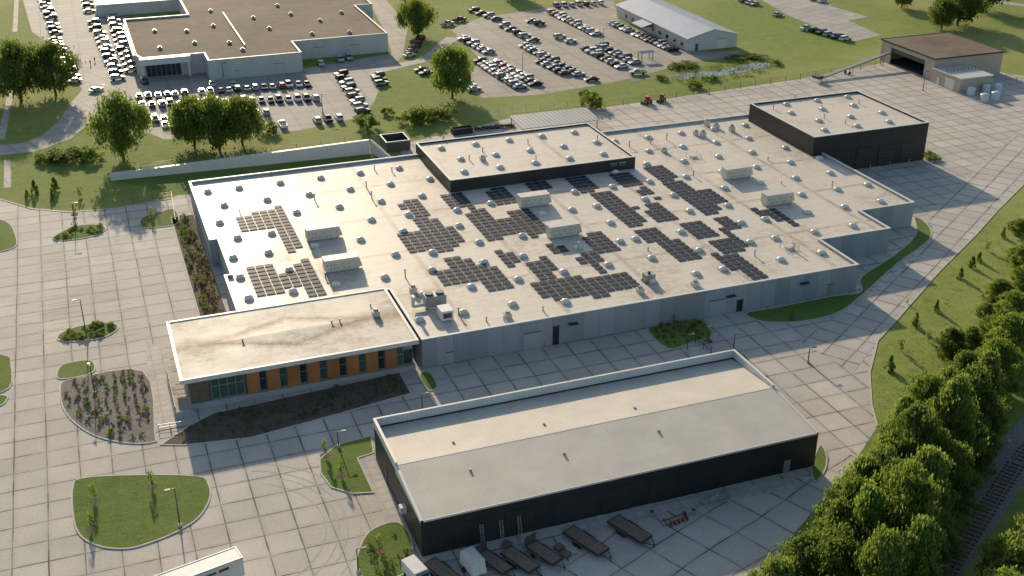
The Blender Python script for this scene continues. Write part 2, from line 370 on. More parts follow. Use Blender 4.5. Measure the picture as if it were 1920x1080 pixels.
RL=island([(1398,588),(1450,578),(1560,556),(1613,548),(1614,520),(1672,482),(1716,441),(1714,408),(1736,418),(1747,438),(1735,458),(1680,498),(1620,552),(1570,588),(1500,604),(1430,604)])
island([(1536,835),(1550,850),(1549,880),(1530,905),(1520,880)])
struct('path',MB().sheet(PX([(672,858),(700,850),(775,1010),(752,1030)]),.06),'conc4')
struct('path',MB().sheet(PX([(272,640),(315,655),(342,800),(300,808),(292,812)]),.07),'conc4')
struct('path',MB().sheet(PX([(1000,985),(1490,895),(1492,915),(1010,1010)]),.06),'conc4')
strip('kerb',[(1920,345),(1870,395),(1830,440),(1760,510),(1690,590),(1645,640),(1630,700),(1634,760),(1645,800)],.35,'kerb',.12)
strip('kerb',[(-100,366),(0,374),(60,392),(130,398),(215,392),(325,372)],.35,'kerb',.12)
def lines(name,p0,p1,n,ln,m,dirv=(0,-1)):
    a=G(*p0);b=G(*p1); mb=MB()
    for i in range(n):
        q=a.lerp(b,i/(n-1)); d=Vector((*dirv,0)).normalized(); s=Vector((-d.y,d.x,0))*.06; e=q+d*ln
        mb.add([(*(q-s)[:2],.065),(*(e-s)[:2],.065),(*(e+s)[:2],.065),(*(q+s)[:2],.065)],[(0,1,2,3)])
    struct(name,mb,m)
lines('parking_lines',(1085,655),(1245,628),9,6.,'yline'); lines('parking_lines',(880,690),(1060,660),9,5.5,'yline')
lines('parking_lines',(225,470),(262,640),14,5.2,'line',(-1,0)); lines('parking_lines',(90,475),(60,640),12,5.2,'line',(1,.05))
lines('parking_lines',(150,475),(150,600),9,5.,'line',(-1,0))
lines('parking_lines',(900,118),(985,165),12,5,'line',(1,0)); lines('parking_lines',(985,92),(1090,143),12,5,'line',(1,0)); lines('parking_lines',(1100,90),(1190,128),12,5,'line',(1,0))

# ---------------- main building
ZP=5.5; ZR=5.05
main=thing('warehouse','very large flat white-roofed warehouse with solar panels and pale concrete panel walls','building',(90,215,0))
fp=[(47,170),(135,170),(135,183),(152,183),(152,193.4),(166,193.4),(166,262),(18.8,262),(18.8,226),(20.4,226),(20.4,208),(19.2,208),(19.2,191),(47,191)]
MB().ring(fp,.4,0,ZP).build('wall','tilt',main)
MB().sheet(offset(ccw(fp),.39),ZR).build('roof','roof',main)
MB().ring(offset(ccw(fp),-.06),.52,ZP+.003,ZP+.14).build('coping','cope',main)
def door(root,x,y,w,h,m='white',name='door',z0=0.,handle=True):
    d=MB().box(x-w/2,x+w/2,y-.06,y-.01,z0+.03,z0+h).build(name,m,root)
    MB().ring([(x-w/2-.12,y-.1),(x+w/2+.12,y-.1),(x+w/2+.12,y-.004),(x-w/2-.12,y-.004)],.03,z0+h,z0+h+.12).build('frame','dgrey',d)
    if handle: MB().box(x+w*.32,x+w*.32+.12,y-.12,y-.06,z0+1.,z0+1.1).build('handle','grey',d)
for px,py,w,h,m,nm in ((995,650,3.2,3.2,'walldoor','garage_door'),(1037,640,1.2,3.6,'blackflat','door'),(1340,588,3.6,3.2,'walldoor','garage_door'),(1381,580,1.3,2.4,'blackflat','door'),(838,672,1.1,2.2,'walldoor','door'),(1553,553,1.1,2.3,'grey','door')):
    door(main,G(px,py).x,170,w,h,m,nm)
for px in (1037,1381,1553): x=G(px,600).x; MB().box(x-.9,x+.9,169.2,169.99,3.7,3.85).build('awning','blackflat',main)
mid=thing('raised_roof_block','dark-walled block with white roof rising from the back middle of the warehouse','building',(96,249,5.05))
mp=[(73.1,235.6),(118.8,235.6),(118.8,263.3),(73.1,263.3)]
MB().ring(mp,.35,5.06,7.9).build('wall','black',mid); MB().sheet(offset(ccw(mp),.34),7.55).build('roof','roof_hi',mid)
MB().ring(offset(ccw(mp),-.06),.5,7.903,8.02).build('coping','cope',mid)
for x in (112.4,114.6):
    w=MB().box(x,x+1.7,235.5,235.59,6.2,7.0).build('window','glassg',mid); MB().box(x-.08,x+1.78,235.44,235.5,7.0,7.08).build('frame','white',w)
tall=thing('garage_block','tall black metal garage block with white roof at the back right corner','building',(179,243,0))
tp=[(163,228.3),(196.5,228.3),(196.5,258.3),(163,258.3)]
MB().ring(tp,.35,0,9.8).build('wall','black',tall); MB().sheet(offset(ccw(tp),.34),9.4).build('roof','roof_hi',tall)
MB().ring(offset(ccw(tp),-.06),.5,9.803,9.93).build('coping','cope',tall)
for k in range(4):
    x=171.5+k*6.6; d=MB().box(x-2.3,x+2.3,228.18,228.29,.05,5.4).build('garage_door','blackflat',tall)
    mb=MB()
    for j in range(5): mb.box(x-2.3,x+2.3,228.13,228.18,.6+j*1.,.66+j*1.)
    mb.build('seam','dgrey',d)
for k in range(3):
    y=234+k*8.; MB().box(196.51,196.6,y,y+4.6,.05,5.).build('garage_door','dgrey',tall)
off=thing('office_wing','low office wing with broad white flat roof, orange-brown wood panels and tall windows','building',(26,180,0))
MB().box(8.4,45.6,171.2,190.4,0,5.3).build('wall','plinth',off)
op=[(6.9,169),(46.2,169),(46.2,190.8),(6.9,190.8)]
MB().ring(op,.5,5.45,6.2).build('fascia','cope',off); MB().box(7.3,45.9,169.4,190.5,5.4,5.46).build('soffit','white',off)
MB().sheet(offset(ccw(op),.49),6.05).build('roof','roof_off',off)
MB().add([(13.5,180,6.06),(26.5,175,6.06),(39.5,180,6.06),(26.5,185,6.06),(26.5,180,6.3)],[(0,1,4),(1,2,4),(2,3,4),(3,0,4)]).build('roof_cricket','roof_off',off)
MB().box(8.2,45.7,169.9,171.19,0,1.0).build('plinth','plinth',off)
MB().box(8.25,11.4,170.2,171.15,1.01,5.39).build('stone_panel','stone',off)
g=MB().box(11.6,17,170.4,171.1,1.05,5.39).build('window','glassg',off)
mb=MB()
for k in range(5): mb.box(11.6+k*1.33-.05,11.6+k*1.33+.05,170.28,170.39,1.05,5.35)
for z in (1.05,3.4,5.2): mb.box(11.6,17,170.3,170.38,z,z+.1)
mb.build('frame','alu',g)
x=17.3
for k in range(8):
    MB().box(x,x+2.05,170.05,171.15,1.01,5.38).build('wood_panel','wood',off)
    g=MB().box(x+2.1,x+3.25,170.55,171.12,1.05,5.38).build('window','glassg' if k%2 else 'glass',off)
    mb=MB()
    for q in (x+2.08,x+3.19): mb.box(q,q+.08,170.42,170.54,1.05,5.35)
    for z in (1.05,3.2,5.2): mb.box(x+2.17,x+3.18,170.44,170.54,z,z+.09)
    mb.build('frame','alu',g); x+=3.32
door(off,44.7,171.18,1.6,3.4,'glass','door')
MB().box(8.3,8.39,174,188,1.4,5.2).build('window','glassg',off)
tag(MB().box(5.4,8.15,167.8,168.15,0,1.3).box(5.4,5.75,168.15,182,0,1.1).build('retaining_wall','plinth'),'low concrete wall around the left corner of the office entrance walk','wall')
def fence(name,label,pts,h,step,m='dgrey',rails=2,pr=.05,world=False,z0=0,panel=None):
    P=[Vector((*p,0)) for p in pts] if world else [G(*p) for p in pts]
    root=thing(name,label,'fence',(P[0].x,P[0].y,z0)); mb=MB()
    for a,b in zip(P,P[1:]):
        n=max(1,int((b-a).length/step))
        for i in range(n+(b==P[-1])):
            q=a.lerp(b,i/n); MB().box(q.x-pr,q.x+pr,q.y-pr,q.y+pr,z0,z0+h).build('post',m,root)
        for k in range(rails):
            z=z0+h*(1-k/rails)-.06; mb.tube((a.x,a.y,z),(b.x,b.y,z),.035,n=4)
        if panel:
            n2=int((b-a).length/panel)
            for i in range(n2): q=a.lerp(b,(i+.5)/n2); mb.tube((q.x,q.y,z0+.1),(q.x,q.y,z0+h-.05),.02,n=3)
    mb.build('railing',m,root)
fence('railing','dark balustrade along the left edge of the office wing',[(5.6,168.2),(5.6,182),(8,182)],1.1,2,world=True,z0=1.1,panel=.25)
fence('handrail','pale handrail at the bottom of the office side walk',[(298,806),(340,800)],1.,1.5,'alu')
fence('metal_fence','black metal fence beside the planted island right of the warehouse front',[(1262,598),(1262,608),(1333,668)],2.,2.4,panel=.4)
fence('chain_fence','long dark fence behind the back yard, running toward the tan garage',[(1100,207),(1300,180),(1500,150),(1640,128)],2.,5.5,rails=3)
fence('chain_fence','dark fence running left from the back corner of the warehouse',[(250,382),(322,368),(330,420)],1.2,3.,rails=2)
fence('guard_rail','low rail fence between the car park and the back yard',[(880,222),(960,210),(1090,196)],1.4,4,'grey')
fence('wire_fence','dark fence behind the tan garage at the right edge',[(1885,150),(1925,162)],2,3,rails=3)

# ---------------- dark front building
dk=thing('storage_building','long black metal storage building with pale low-gable roof in the foreground','building',(63,134,0))
x0,x1,y0,y1=32.5,93.4,121.4,146.
MB().box(x0,x1,y0,y0+.3,0,5.85).box(x0,x0+.3,y0+.31,y1-.31,0,5.85).box(x1-.3,x1,y0+.31,y1-.31,0,5.85).box(x0,x1,y1-.3,y1,0,5.85).build('wall','black',dk)
ym=133.7
MB().add([(x0+.3,y0,5.86),(x1-.35,y0,5.86),(x1-.35,ym,6.75),(x0+.3,ym,6.75),(x1-.35,y1-.3,5.6),(x0+.3,y1-.3,5.6)],[(0,1,2,3),(3,2,4,5)]).build('roof','seam',dk)
MB().box(x0+.3,x1-.35,ym-.12,ym+.12,6.74,6.77).build('ridge_cap','offw',dk)
MB().box(x0-.05,x1+.05,y1-.28,y1,5.86,7.1).box(x1-.3,x1+.05,ym,y1-.285,5.86,7.08).box(x0-.05,x0+.25,ym,y1-.285,5.86,7.08).build('parapet','seamw',dk)
mb=MB(); mb.box(x0-.08,x1+.08,y1-.32,y1+.04,7.103,7.2)
for xa in (x0-.08,x1-.33):
    mb.add([(xa,y0,5.9),(xa+.4,y0,5.9),(xa+.4,ym,6.85),(xa,ym,6.85),(xa,y0,5.5),(xa,ym,5.5),(xa+.4,y0,5.5),(xa+.4,ym,5.5)],[(0,1,2,3),(0,3,5,4),(1,6,7,2),(0,4,6,1),(3,2,7,5)])
    mb.box(xa,xa+.4,ym+.01,y1-.33,7.09,7.2)
mb.box(x0+.33,x1-.34,y0-.12,y0-.003,5.6,5.9)
mb.build('trim','cope',dk)
door(dk,G(1470,882).x,y0,1.1,2.2,'grey')
for k in range(6):
    xx=37+k*7.2; MB().box(xx,xx+4.2,y0-.07,y0-.005,.1,4.2).build('garage_door','blackflat',dk)
MB().box(x0-.08,x0-.005,139,140.2,.05,2.3).build('door','dgrey',dk)
MB().box(x0-.9,x0-.01,128.5,129.5,2.2,3.2).build('wall_box','white',dk)
for px,py in ((882,884),(1058,853),(1235,811),(1020,798),(850,832),(1190,768)):
    q=G(px,py,6.3); MB().box(q.x-.18,q.x+.18,q.y-.18,q.y+.18,5.95,6.6+.14).build('roof_vent','grey',dk)

# ---------------- roof equipment
hv=[(605,447),(640,505),(1000,385),(1055,442),(1380,333),(1456,382)]
HV=[G(a,b,ZR) for a,b in hv]
def inside(x,y):
    if x<21.5 or y>260 or x>164.5: return False
    if x<48.5 and y<193: return False
    if y<171: return False
    if x>133.5 and y<185: return False
    if x>150.5 and y<195: return False
    if 72<x<120 and y>234.5: return False
    if x>161 and y>226: return False
    return True
arrays=[('at the far left, upper',[((440,405),(520,424)),((484,392),(558,474))]),
('at the far left, lower',[((462,505),(500,556)),((488,517),(560,536)),((532,491),(604,562))]),
('small block upper left of centre',[((742,381),(796,406))]),
('cross-shaped, left of the centre',[((745,442),(876,462)),((772,411),(856,472))]),
('small block below the left corner of the raised block',[((826,369),(879,393))]),
('second small block below the raised block',[((906,358),(945,382))]),
('letter-H block left of the central rooftop unit',[((868,399),(930,452)),((905,418),(985,438)),((936,391),(1012,449))]),
('tiny strip against the raised block',[((985,347),(1026,357))]),
('small block below the raised block centre',[((1060,337),(1113,360))]),
('small block below the raised block right end',[((1137,326),(1192,348))]),
('small block right of the raised block',[((1207,317),(1265,341))]),
('long block right of the central rooftop unit',[((1107,366),(1187,425)),((1143,387),(1205,398)),((1172,354),(1232,377))]),
('block between the two long middle blocks',[((1196,388),(1276,413))]),
('letter-H block right of middle',[((1243,346),(1352,401)),((1290,362),(1358,378))]),
('lone block at the right end below a rooftop unit',[((1408,394),(1488,427))]),
('large stepped block right of centre, front',[((1183,430),(1240,456)),((1220,452),(1315,484)),((1256,420),(1345,446))]),
('block beside the stepped front block',[((1306,438),(1402,468)),((1330,407),(1388,432))]),
('block lower right of the central rooftop unit',[((1086,443),(1160,470)),((1070,478),(1146,511))]),
('block near the front centre',[((980,490),(1056,524)),((1005,458),(1068,488))]),
('letter-H block front left of centre',[((815,513),(890,526)),((823,485),(895,508)),((870,502),(965,541)),((912,474),(966,504))]),
('long front strip nearest the front wall',[((995,535),(1115,549)),((1070,526),(1130,556)),((1105,514),(1196,540))]),
('lone block at the front right',[((1334,479),(1418,522))])]
PW,PL=1.76,1.75
pm=MB().box(-.80,.80,-.56,.56,0,.045).mesh('solar_panel','pv')
ALLC=[]
for d,rects in arrays:
    cells=set(); ox=G(*rects[0][0],ZR)
    for a,b in rects:
        A=G(*a,ZR);B=G(*b,ZR); xa,xb=A.x,B.x; ya,yb=B.y,A.y
        if xb-xa<2.4*PW: xb=xa+2.4*PW
        for i in range(math.ceil((xa-ox.x)/PW-.01),math.floor((xb-ox.x)/PW)+1):
            for j in range(math.ceil((ya-ox.y)/PL),math.floor((yb-ox.y)/PL+.01)+1): cells.add((i,j))
    # ragged outlines: trim a few corner modules
    for c0 in sorted(cells):
        nb=sum(((c0[0]+a,c0[1]+b) in cells) for a,b in ((1,0),(-1,0),(0,1),(0,-1)))
        if nb==2 and len(cells)>14 and rnd.random()<.35: cells.discard(c0)
    cells=[(ox.x+.8+i*PW,ox.y+j*PL) for i,j in sorted(cells)]
    cells=[(a,b) for a,b in cells if not any(abs(a-h.x)<4.9 and abs(b-h.y)<2.2 for h in HV) and inside(a,b) and not any(abs(a-u)<2.4 and abs(b-w_)<1.8 for u,w_ in ALLC)]
    if not cells: continue
    ALLC+=cells
    cx=sum(a for a,_ in cells)/len(cells); cy=sum(b for _,b in cells)/len(cells)
    r=thing('solar_array','dark solar panel array on the warehouse roof, '+d,'solar panels',(cx,cy,ZR),0,'solar arrays on the warehouse roof')
    mb=MB()
    for a,b in cells: mb.box(a-.7,a-.6,b-.5,b+.5,ZR+.01,ZR+.1).box(a+.6,a+.7,b-.5,b+.5,ZR+.01,ZR+.1)
    mb.build('mounting_rail','dgrey',r)
    for a,b in cells[:99]:
        o=bpy.data.objects.new('solar_panel',pm); C.objects.link(o); o.parent=r; o.location=(a-cx,b-cy,.15); o.rotation_euler=(R(3),0,0)
dxs=[57.1+9.35*k for k in range(-4,12)]; dys=[178+9.6*j for j in range(9)]
DOMES=[]
sk=thing('skylight','','skylight'); MB().box(-.85,.85,-.65,.65,0,.35).build('curb','offw',sk,False)
MB().dome(0,0,.35,.78,.58,.42,12,4).build('dome','dome',sk,False,True)
def free(x,y): return inside(x,y) and not any(abs(x-h.x)<5. and abs(y-h.y)<2.4 for h in HV) and not any(abs(x-a)<1.8 and abs(y-b)<1.4 for a,b in ALLC) and not any(abs(x-a)<2 and abs(y-b)<2 for a,b in DOMES)
for j,y in enumerate(dys):
    k2=0
    for i,x in enumerate(dxs):
        xx=x+(4.7 if j%2 else 0)
        for dx,dy in ((0,0),(1.2,0),(-1.2,0),(0,1.2),(0,-1.2),(2.4,0),(-2.4,0),(0,2.4),(0,-2.4),(2.2,1.6),(-2.2,-1.6),(3.5,0),(-3.5,0)):
            if free(xx+dx,y+dy):
                k2+=1; DOMES.append((xx+dx,y+dy))
                dup(sk,(xx+dx,y+dy,ZR),0,label=f'white domed skylight, {ORD[k2-1]} from left in {ORD[j]} row from warehouse front',group='skylights on the warehouse roof'); break
for j,y in enumerate((240.5,249,258)):
    for k in range(5): dup(sk,(78+k*8.7+(j%2)*2,y,7.55),0,label=f'white domed skylight, {ORD[k]} from left in {ORD[j]} row of middle raised roof',group='skylights on the raised middle roof')
for j,y in enumerate((233,240,248,255)):
    for k in range(3): dup(sk,(169+k*9.5+(j%2)*3,y,9.4),0,label=f'white domed skylight, {ORD[k]} from left in {ORD[j]} row of black garage roof',group='skylights on the garage block roof')
kill(sk)
desc=['left of centre, upper of the left pair','left of centre, lower of the left pair','just below the raised block','in the middle of the panels','upper one near the right end','lower one near the right end']
hroot=thing('rooftop_unit','','air handler')
MB().box(-3.1,3.1,-1.,1.,0,.35).build('curb','grey',hroot,False)
MB().box(-3.3,3.3,-1.2,1.2,.35,2.6).box(-3.4,3.4,-1.3,1.3,2.605,2.72).build('housing','offw',hroot,False)
mb=MB()
for k in range(9):
    for z in (.8,1.6): 
        if rnd.random()<.75: mb.box(-3.+k*.7,-2.8+k*.7,-1.22,-1.202,z,z+.2)
mb.build('louvre','dgrey',hroot,False)
MB().frus((3.31,4.,-.9,.9),.5,(3.31,3.5,-.9,.9),2.3).build('intake_hood','offw',hroot,False)
for h,d in zip(HV,desc): dup(hroot,(h.x,h.y,ZR),0,label='large white air handling unit on the warehouse roof, '+d,group='large rooftop units')
kill(hroot)
vp=thing('vent_pipe','','vent'); MB().tube((0,0,0),(0,0,1.),.13).build('pipe','grey',vp,False); MB().tube((0,0,1.),(0,0,1.2),.26,.2).build('cap','offw',vp,False)
vents=[(687,352),(697,372),(663,310),(702,318),(735,322),(860,590),(1085,468),(1132,555),(1305,530),(1018,582),(1180,275),(1220,270),(1300,330),(1250,262),(1440,300),(1560,350),(1415,480),(1215,470),(760,520),(700,560),(610,520),(450,400),(1488,470),(912,602),(945,600),(1465,345),(590,375)]
for k,(a,b) in enumerate(sorted(vents)):
    q=G(a,b,ZR)
    if inside(q.x,q.y) and not any(abs(q.x-u)<1.1 and abs(q.y-w_)<.9 for u,w_ in ALLC): dup(vp,q,0,(1,1,rnd.uniform(.6,1.5)),f'small grey vent pipe on the warehouse roof, {ORD[k]} from the left','vent pipes on the warehouse roof')
for k,(a,b) in enumerate([(832,262),(905,285),(880,300),(990,270),(1005,300),(1120,262)]): dup(vp,G(a,b,7.55),0,None,f'small grey vent pipe on the raised middle roof, {ORD[k]} in line','vent pipes on raised roof')
for k,(a,b) in enumerate([(1490,185),(1540,205),(1545,222),(1610,195),(1585,232),(1450,205)]): dup(vp,G(a,b,9.4),0,None,f'small grey vent pipe on the black garage block roof, {ORD[k]} in line','vent pipes on garage block roof')
for k,(a,b) in enumerate([(622,606),(637,603),(695,575),(455,640)]): dup(vp,G(a,b,6.06),0,(1,1,.5),f'short grey vent pipe on the office roof, {ORD[k]} in line','vent pipes on office roof')
kill(vp)
bx=thing('exhaust_fan','','vent'); MB().box(-.8,.8,-.7,.7,0,.9).build('base','offw',bx,False); MB().tube((0,0,.9),(0,0,1.3),.6,.45,12).build('fan_cap','grey',bx,False)
for k,(a,b) in enumerate([(1343,240),(1372,246),(1305,253),(1326,236),(1318,256),(1245,285),(905,300),(1200,548),(1303,536),(775,548),(952,595),(705,592)]):
    dup(bx,G(a,b,7.55 if k==6 else 6.06 if k==11 else ZR),0,(.8,.8,rnd.uniform(.8,1.5)),f'boxy white exhaust fan on a roof, {ORD[k]} counting from the back right cluster','exhaust fans')
kill(bx)
c=G(815,575,ZR); t=thing('condenser_unit','big grey condenser with round fans near the office end of the warehouse roof','air conditioner',c)
MB().box(-1.9,1.9,-1.2,1.2,.5,2.6).build('housing','grey',t,False); mb=MB()
for a in (-1.6,1.6):
    for b in (-1,1): mb.box(a-.08,a+.08,b-.08,b+.08,0,.5)
mb.build('stand','dgrey',t,False)
for a in (-1,1): MB().tube((a,0,2.6),(a,0,2.95),.75,.75,14).build('fan','dgrey',t,False)
MB().tube((-1.9,0,.7),(-4.,0,.7),.3).tube((-4,0,.7),(-4,0,2.8),.3).tube((-4,0,2.8),(-4,-1.2,2.8),.35).build('duct','offw',t,False)
c=G(835,597,ZR); t=thing('air_handler','white boxy air handler beside the grey condenser near the front parapet','air conditioner',c)
MB().box(-1.1,1.1,-1.4,1.4,.3,2.1).build('housing','white',t,False); MB().box(-.9,.9,-1.2,1.2,0,.3).build('curb','grey',t,False); MB().box(-.8,.8,-1.42,-1.405,.7,1.7).build('louvre','dgrey',t,False)
c=G(1216,527,ZR); t=thing('compressor','small green-grey compressor on the front of the warehouse roof','machine',c)
MB().box(-1,1,-.8,.8,0.2,1.6).build('housing','grey',t,False); MB().box(-1.2,1.2,-.9,.9,0,.2).build('base','dgrey',t,False); MB().tube((0,0,1.6),(0,0,2.),.3).build('stack','dgrey',t,False)
for (a,b),d in (((1480,466),'near the front right corner'),((1300,295),'toward the back right')):
    q=G(a,b,ZR); fence('hatch_railing','pale safety railing around a roof hatch '+d,[(q.x-1.4,q.y-1.2),(q.x+1.4,q.y-1.2),(q.x+1.4,q.y+1.2),(q.x-1.4,q.y+1.2)],1.1,1.4,'offw',world=True,z0=ZR)
    t=thing('roof_hatch','low white roof hatch inside the railing '+d,'hatch',q); MB().box(-.8,.8,-.6,.6,0,.4).build('curb','offw',t,False); MB().box(-.85,.85,-.65,.65,.405,.5).build('lid','white',t,False)

# ---------------- other buildings
tg=thing('tan_garage','tan block garage with brown roof and open dark bay at the top right','building',(258,300,0))
MB().box(246,272,287.5,287.9,0,6.8).box(271.6,272,287.91,313.6,0,6.8).box(246,272,313.61,314,0,6.8).box(246,246.4,287.91,292,0,6.8).box(246,246.4,309,313.6,0,6.8).box(246,246.4,292.01,308.99,5.4,6.8).build('wall','tan',tg)
MB().box(245.7,272.3,287.2,314.3,6.81,7.0).build('roof','brownroof',tg); MB().ring([(245.6,287.1),(272.4,287.1),(272.4,314.4),(245.6,314.4)],.25,6.7,7.12).build('fascia','blackflat',tg)
MB().box(247,271.5,288,313.5,0.03,.06).build('floor','dgrey',tg)
MB().box(246.42,246.5,292,309,3.9,5.39).build('roller_door','dgrey',tg)
MB().box(245,257,274,287.1,0,4.1).build('side_wing','tan',tg); MB().box(244.8,257.2,273.8,287.15,4.11,4.35).build('wing_roof','offw',tg)
MB().box(244.9,244.99,276.5,280.5,.1,3.2).build('garage_door','white',tg); MB().box(244.9,244.99,283.2,284.3,.05,2.2).build('door','white',tg)
fence('gantry_railing','dark railing on the low wing roof of the tan garage',[(245.5,281),(256,281)],1.,1.2,world=True,z0=4.35)
lb=thing('long_shed','long pale metal building with blue-grey gable roof beyond the car park','building',(202,374,0))
MB().box(192,211,346,402,0,4.4).build('wall','wallw',lb)
MB().add([(191.4,345.5,4.4),(211.6,345.5,4.4),(201.5,345.5,6.9),(191.4,402.5,4.4),(211.6,402.5,4.4),(201.5,402.5,6.9)],[(0,2,5,3),(2,1,4,5),(3,5,4)]).build('roof','greyroof',lb)
MB().add([(192,345.9,4.4),(211,345.9,4.4),(201.5,345.9,6.75)],[(0,1,2)]).build('gable','wallw',lb)
door(lb,205,346,3.4,3.2,'white','garage_door'); door(lb,195.5,346,1.1,2.2,'dgrey')
MB().box(187.4,191.9,371,379,2.9,3.05).add([(187,371,3.06),(187,379,3.06),(192,379,4.2),(192,371,4.2)],[(0,3,2,1)]).build('porch','greyroof',lb)
for k in range(9): MB().box(191.9,191.99,349+k*5.5,350.8+k*5.5,1.2,2.4).build('window','glass',lb)
q=G(1210,112); t=thing('bike_shelter','small grey open shelter at the lower end of the car park','shelter',q)
for a in (-2,2):
    for b in (-1.3,1.3): MB().box(a-.1,a+.1,b-.1,b+.1,0,2.6).build('post','dgrey',t,False)
MB().frus((-2.6,2.6,-1.9,1.9),2.61,(-2.4,2.4,-.1,.1),3.1).build('roof','greyroof',t,False)
de=thing('dealership_building','sprawling brown-roofed car dealership with white walls and glazed entrance','building',(56,400,0))
dm=[(16,381),(17.5,376),(36.5,376),(36.5,366),(65.5,366),(65.5,381),(97.5,381),(97.5,427),(104,427),(104,470),(38,470),(38,433),(16,433)]
MB().ring(dm,.4,0,6.2).build('wall','wallw',de); MB().sheet(offset(ccw(dm),.39),5.75).build('roof','brownroof',de); MB().ring(offset(ccw(dm),-.05),.55,6.203,6.4).build('coping','offw',de)
g=MB().box(18.5,29,375.85,375.99,.2,4.2).build('window','glass',de); mb=MB()
for k in range(8): mb.box(18.5+k*1.5-.05,18.5+k*1.5+.05,375.75,375.84,.2,4.2)
mb.build('frame','alu',g)
MB().box(16.8,32,372.8,375.7,4.6,6.6).build('entrance_canopy','white',de); MB().box(17,17.6,373,373.6,0,4.59).build('column','white',de); MB().box(31,31.6,373,373.6,0,4.59).build('column','white',de)
MB().box(15.4,15.99,382,425,4.2,6.).build('side_canopy','offw',de)
for xx,yy,w,h in ((58,366,3.6,3.4),(74,381,3.6,3.6),(86,381,3.4,3.4),(45,366,1.2,2.3)): door(de,xx,yy,w,h,'offw','garage_door',handle=False)
for k in range(7): MB().box(15.9,15.99,384+k*6,388.5+k*6,.6,3.6).build('side_window','glass',de)
MB().box(50,50.4,381.5,432,5.76,6.5).build('parapet_wall','offw',de)
q=G(290,-10,5); t=thing('blue_roofed_shed','blue-grey metal-roofed shed behind the dealership at the top','building',(q.x,q.y,0))
MB().box(-22,22,-9,9,0,4.5).build('wall','wallw',t,False); MB().add([(-22.5,-9.5,4.5),(22.5,-9.5,4.5),(22.5,9.5,4.5),(-22.5,9.5,4.5),(-22.5,0,6.5),(22.5,0,6.5)],[(0,1,5,4),(4,5,2,3),(0,4,3),(1,2,5)]).build('roof','greyroof',t,False)
ac=thing('rooftop_fan','','vent'); MB().box(-.9,.9,-.9,.9,0,1.).build('base','grey',ac,False); MB().tube((0,0,1.),(0,0,1.5),.7,.5,10).build('cap','grey',ac,False)
for k,(a,b) in enumerate([(290,60),(350,60),(400,50),(430,82),(475,35),(505,55),(545,28),(600,40),(640,25),(655,62),(300,92),(365,82),(520,12),(455,95),(585,65),(395,22)]):
    dup(ac,G(a,b,5.75),0,(.75,.75,.7),f'grey roof fan on the brown dealership roof, {ORD[k]} of the scattered units','dealership roof fans')
kill(ac)
A=G(208,338);B=G(693,288);Cc=G(735,306)
t=thing('retaining_wall','long pale concrete retaining wall across the lawn behind the warehouse','wall',A)
def wall(a,b,w,h0,h1,name,m,root):
    d=(b-a).normalized(); n=Vector((-d.y,d.x,0))*w/2; v=[]
    for p,h in ((a,h0),(b,h1)):
        for s in (-1,1):
            for z in (0,h): q=p+n*s; v.append((q.x,q.y,z))
    MB().add(v,[(0,1,5,4),(2,6,7,3),(1,3,7,5),(0,2,3,1),(4,5,7,6)]).build(name,m,root)
wall(A,B,.9,1.7,3.8,'wall_panel','white',t); wall(B+Vector((.5,0,0)),Cc,.6,3.8,1.4,'return_panel','white',t)
fence('wall_railing','thin dark railing along the top of the long retaining wall',[(212,322),(692,258)],1.1,6,rails=2)
q=G(741,276); t=thing('dumpster_enclosure','dark green open-topped enclosure with pale frame behind the warehouse','enclosure',q)
MB().ring([(-3.2,-3.4),(3.2,-3.4),(3.2,3.4),(-3.2,3.4)],.25,0,2.6).build('wall','dgrey',t,False); MB().ring([(-3.25,-3.45),(3.25,-3.45),(3.25,3.45),(-3.25,3.45)],.35,2.603,2.75).build('coping','alu',t,False)
MB().box(-2,2,-1.2,1.2,0,1.3).build('bin','dgrey',t,False)
pts=[G(955,218,3.2),G(1100,202,3.2),G(1124,226,3.2),G(978,243,3.2)]
cc=sum(pts,Vector())/4; cc.z=0; t=thing('canopy','low grey corrugated canopy roof behind the warehouse','canopy',cc)
MB().add([p+Vector((0,0,dz)) for dz in (0,.15) for p in pts],[(0,1,2,3),(4,7,6,5),(0,4,5,1),(1,5,6,2),(2,6,7,3),(3,7,4,0)]).build('roof','canopy',t)
for p in pts: p2=p+(cc-p)*.05; MB().tube((p2.x,p2.y,0),(p2.x,p2.y,3.18),.12).build('post','dgrey',t)

# ---------------- railway
strip('railway_ballast',[(2040,700),(1870,900),(1740,1080),(1640,1260)],7,'ballast',.06)
P=[G(2030,722),G(1905,872),G(1768,1082),G(1660,1270)]
t=thing('railway_track','single railway track on grey ballast at the bottom right','railway',P[1])
for sgn in (-1,1):
    mb=MB()
    for i in range(3):
        q0,q1=P[i],P[i+1]; dd=(q1-q0).normalized(); nn=Vector((-dd.y,dd.x,0))*.75*sgn
        m0,m1=q0+nn,q1+nn; w=Vector((-dd.y,dd.x,0))*.06
        v=[(*(m+w*s)[:2],z) for m in (m0,m1) for s in (-1,1) for z in (.2,.38)]
        mb.add(v,[(0,1,5,4),(2,6,7,3),(1,3,7,5)])
    mb.build('rail','steel',t)
cnt=0
for i in range(3):
    q0,q1=P[i],P[i+1]; l=(q1-q0).length; dd=(q1-q0)/l; k=int(l/1.05)
    for j in range(k):
        if cnt>=98: break
        q=q0+dd*(j*1.05); rz=math.atan2(dd.y,dd.x); mm=Matrix.Translation(q)@Matrix.Rotation(rz,4,'Z'); MB().box(-.14,.14,-1.3,1.3,.07,.2,mm).build('sleeper','tie',t); cnt+=1

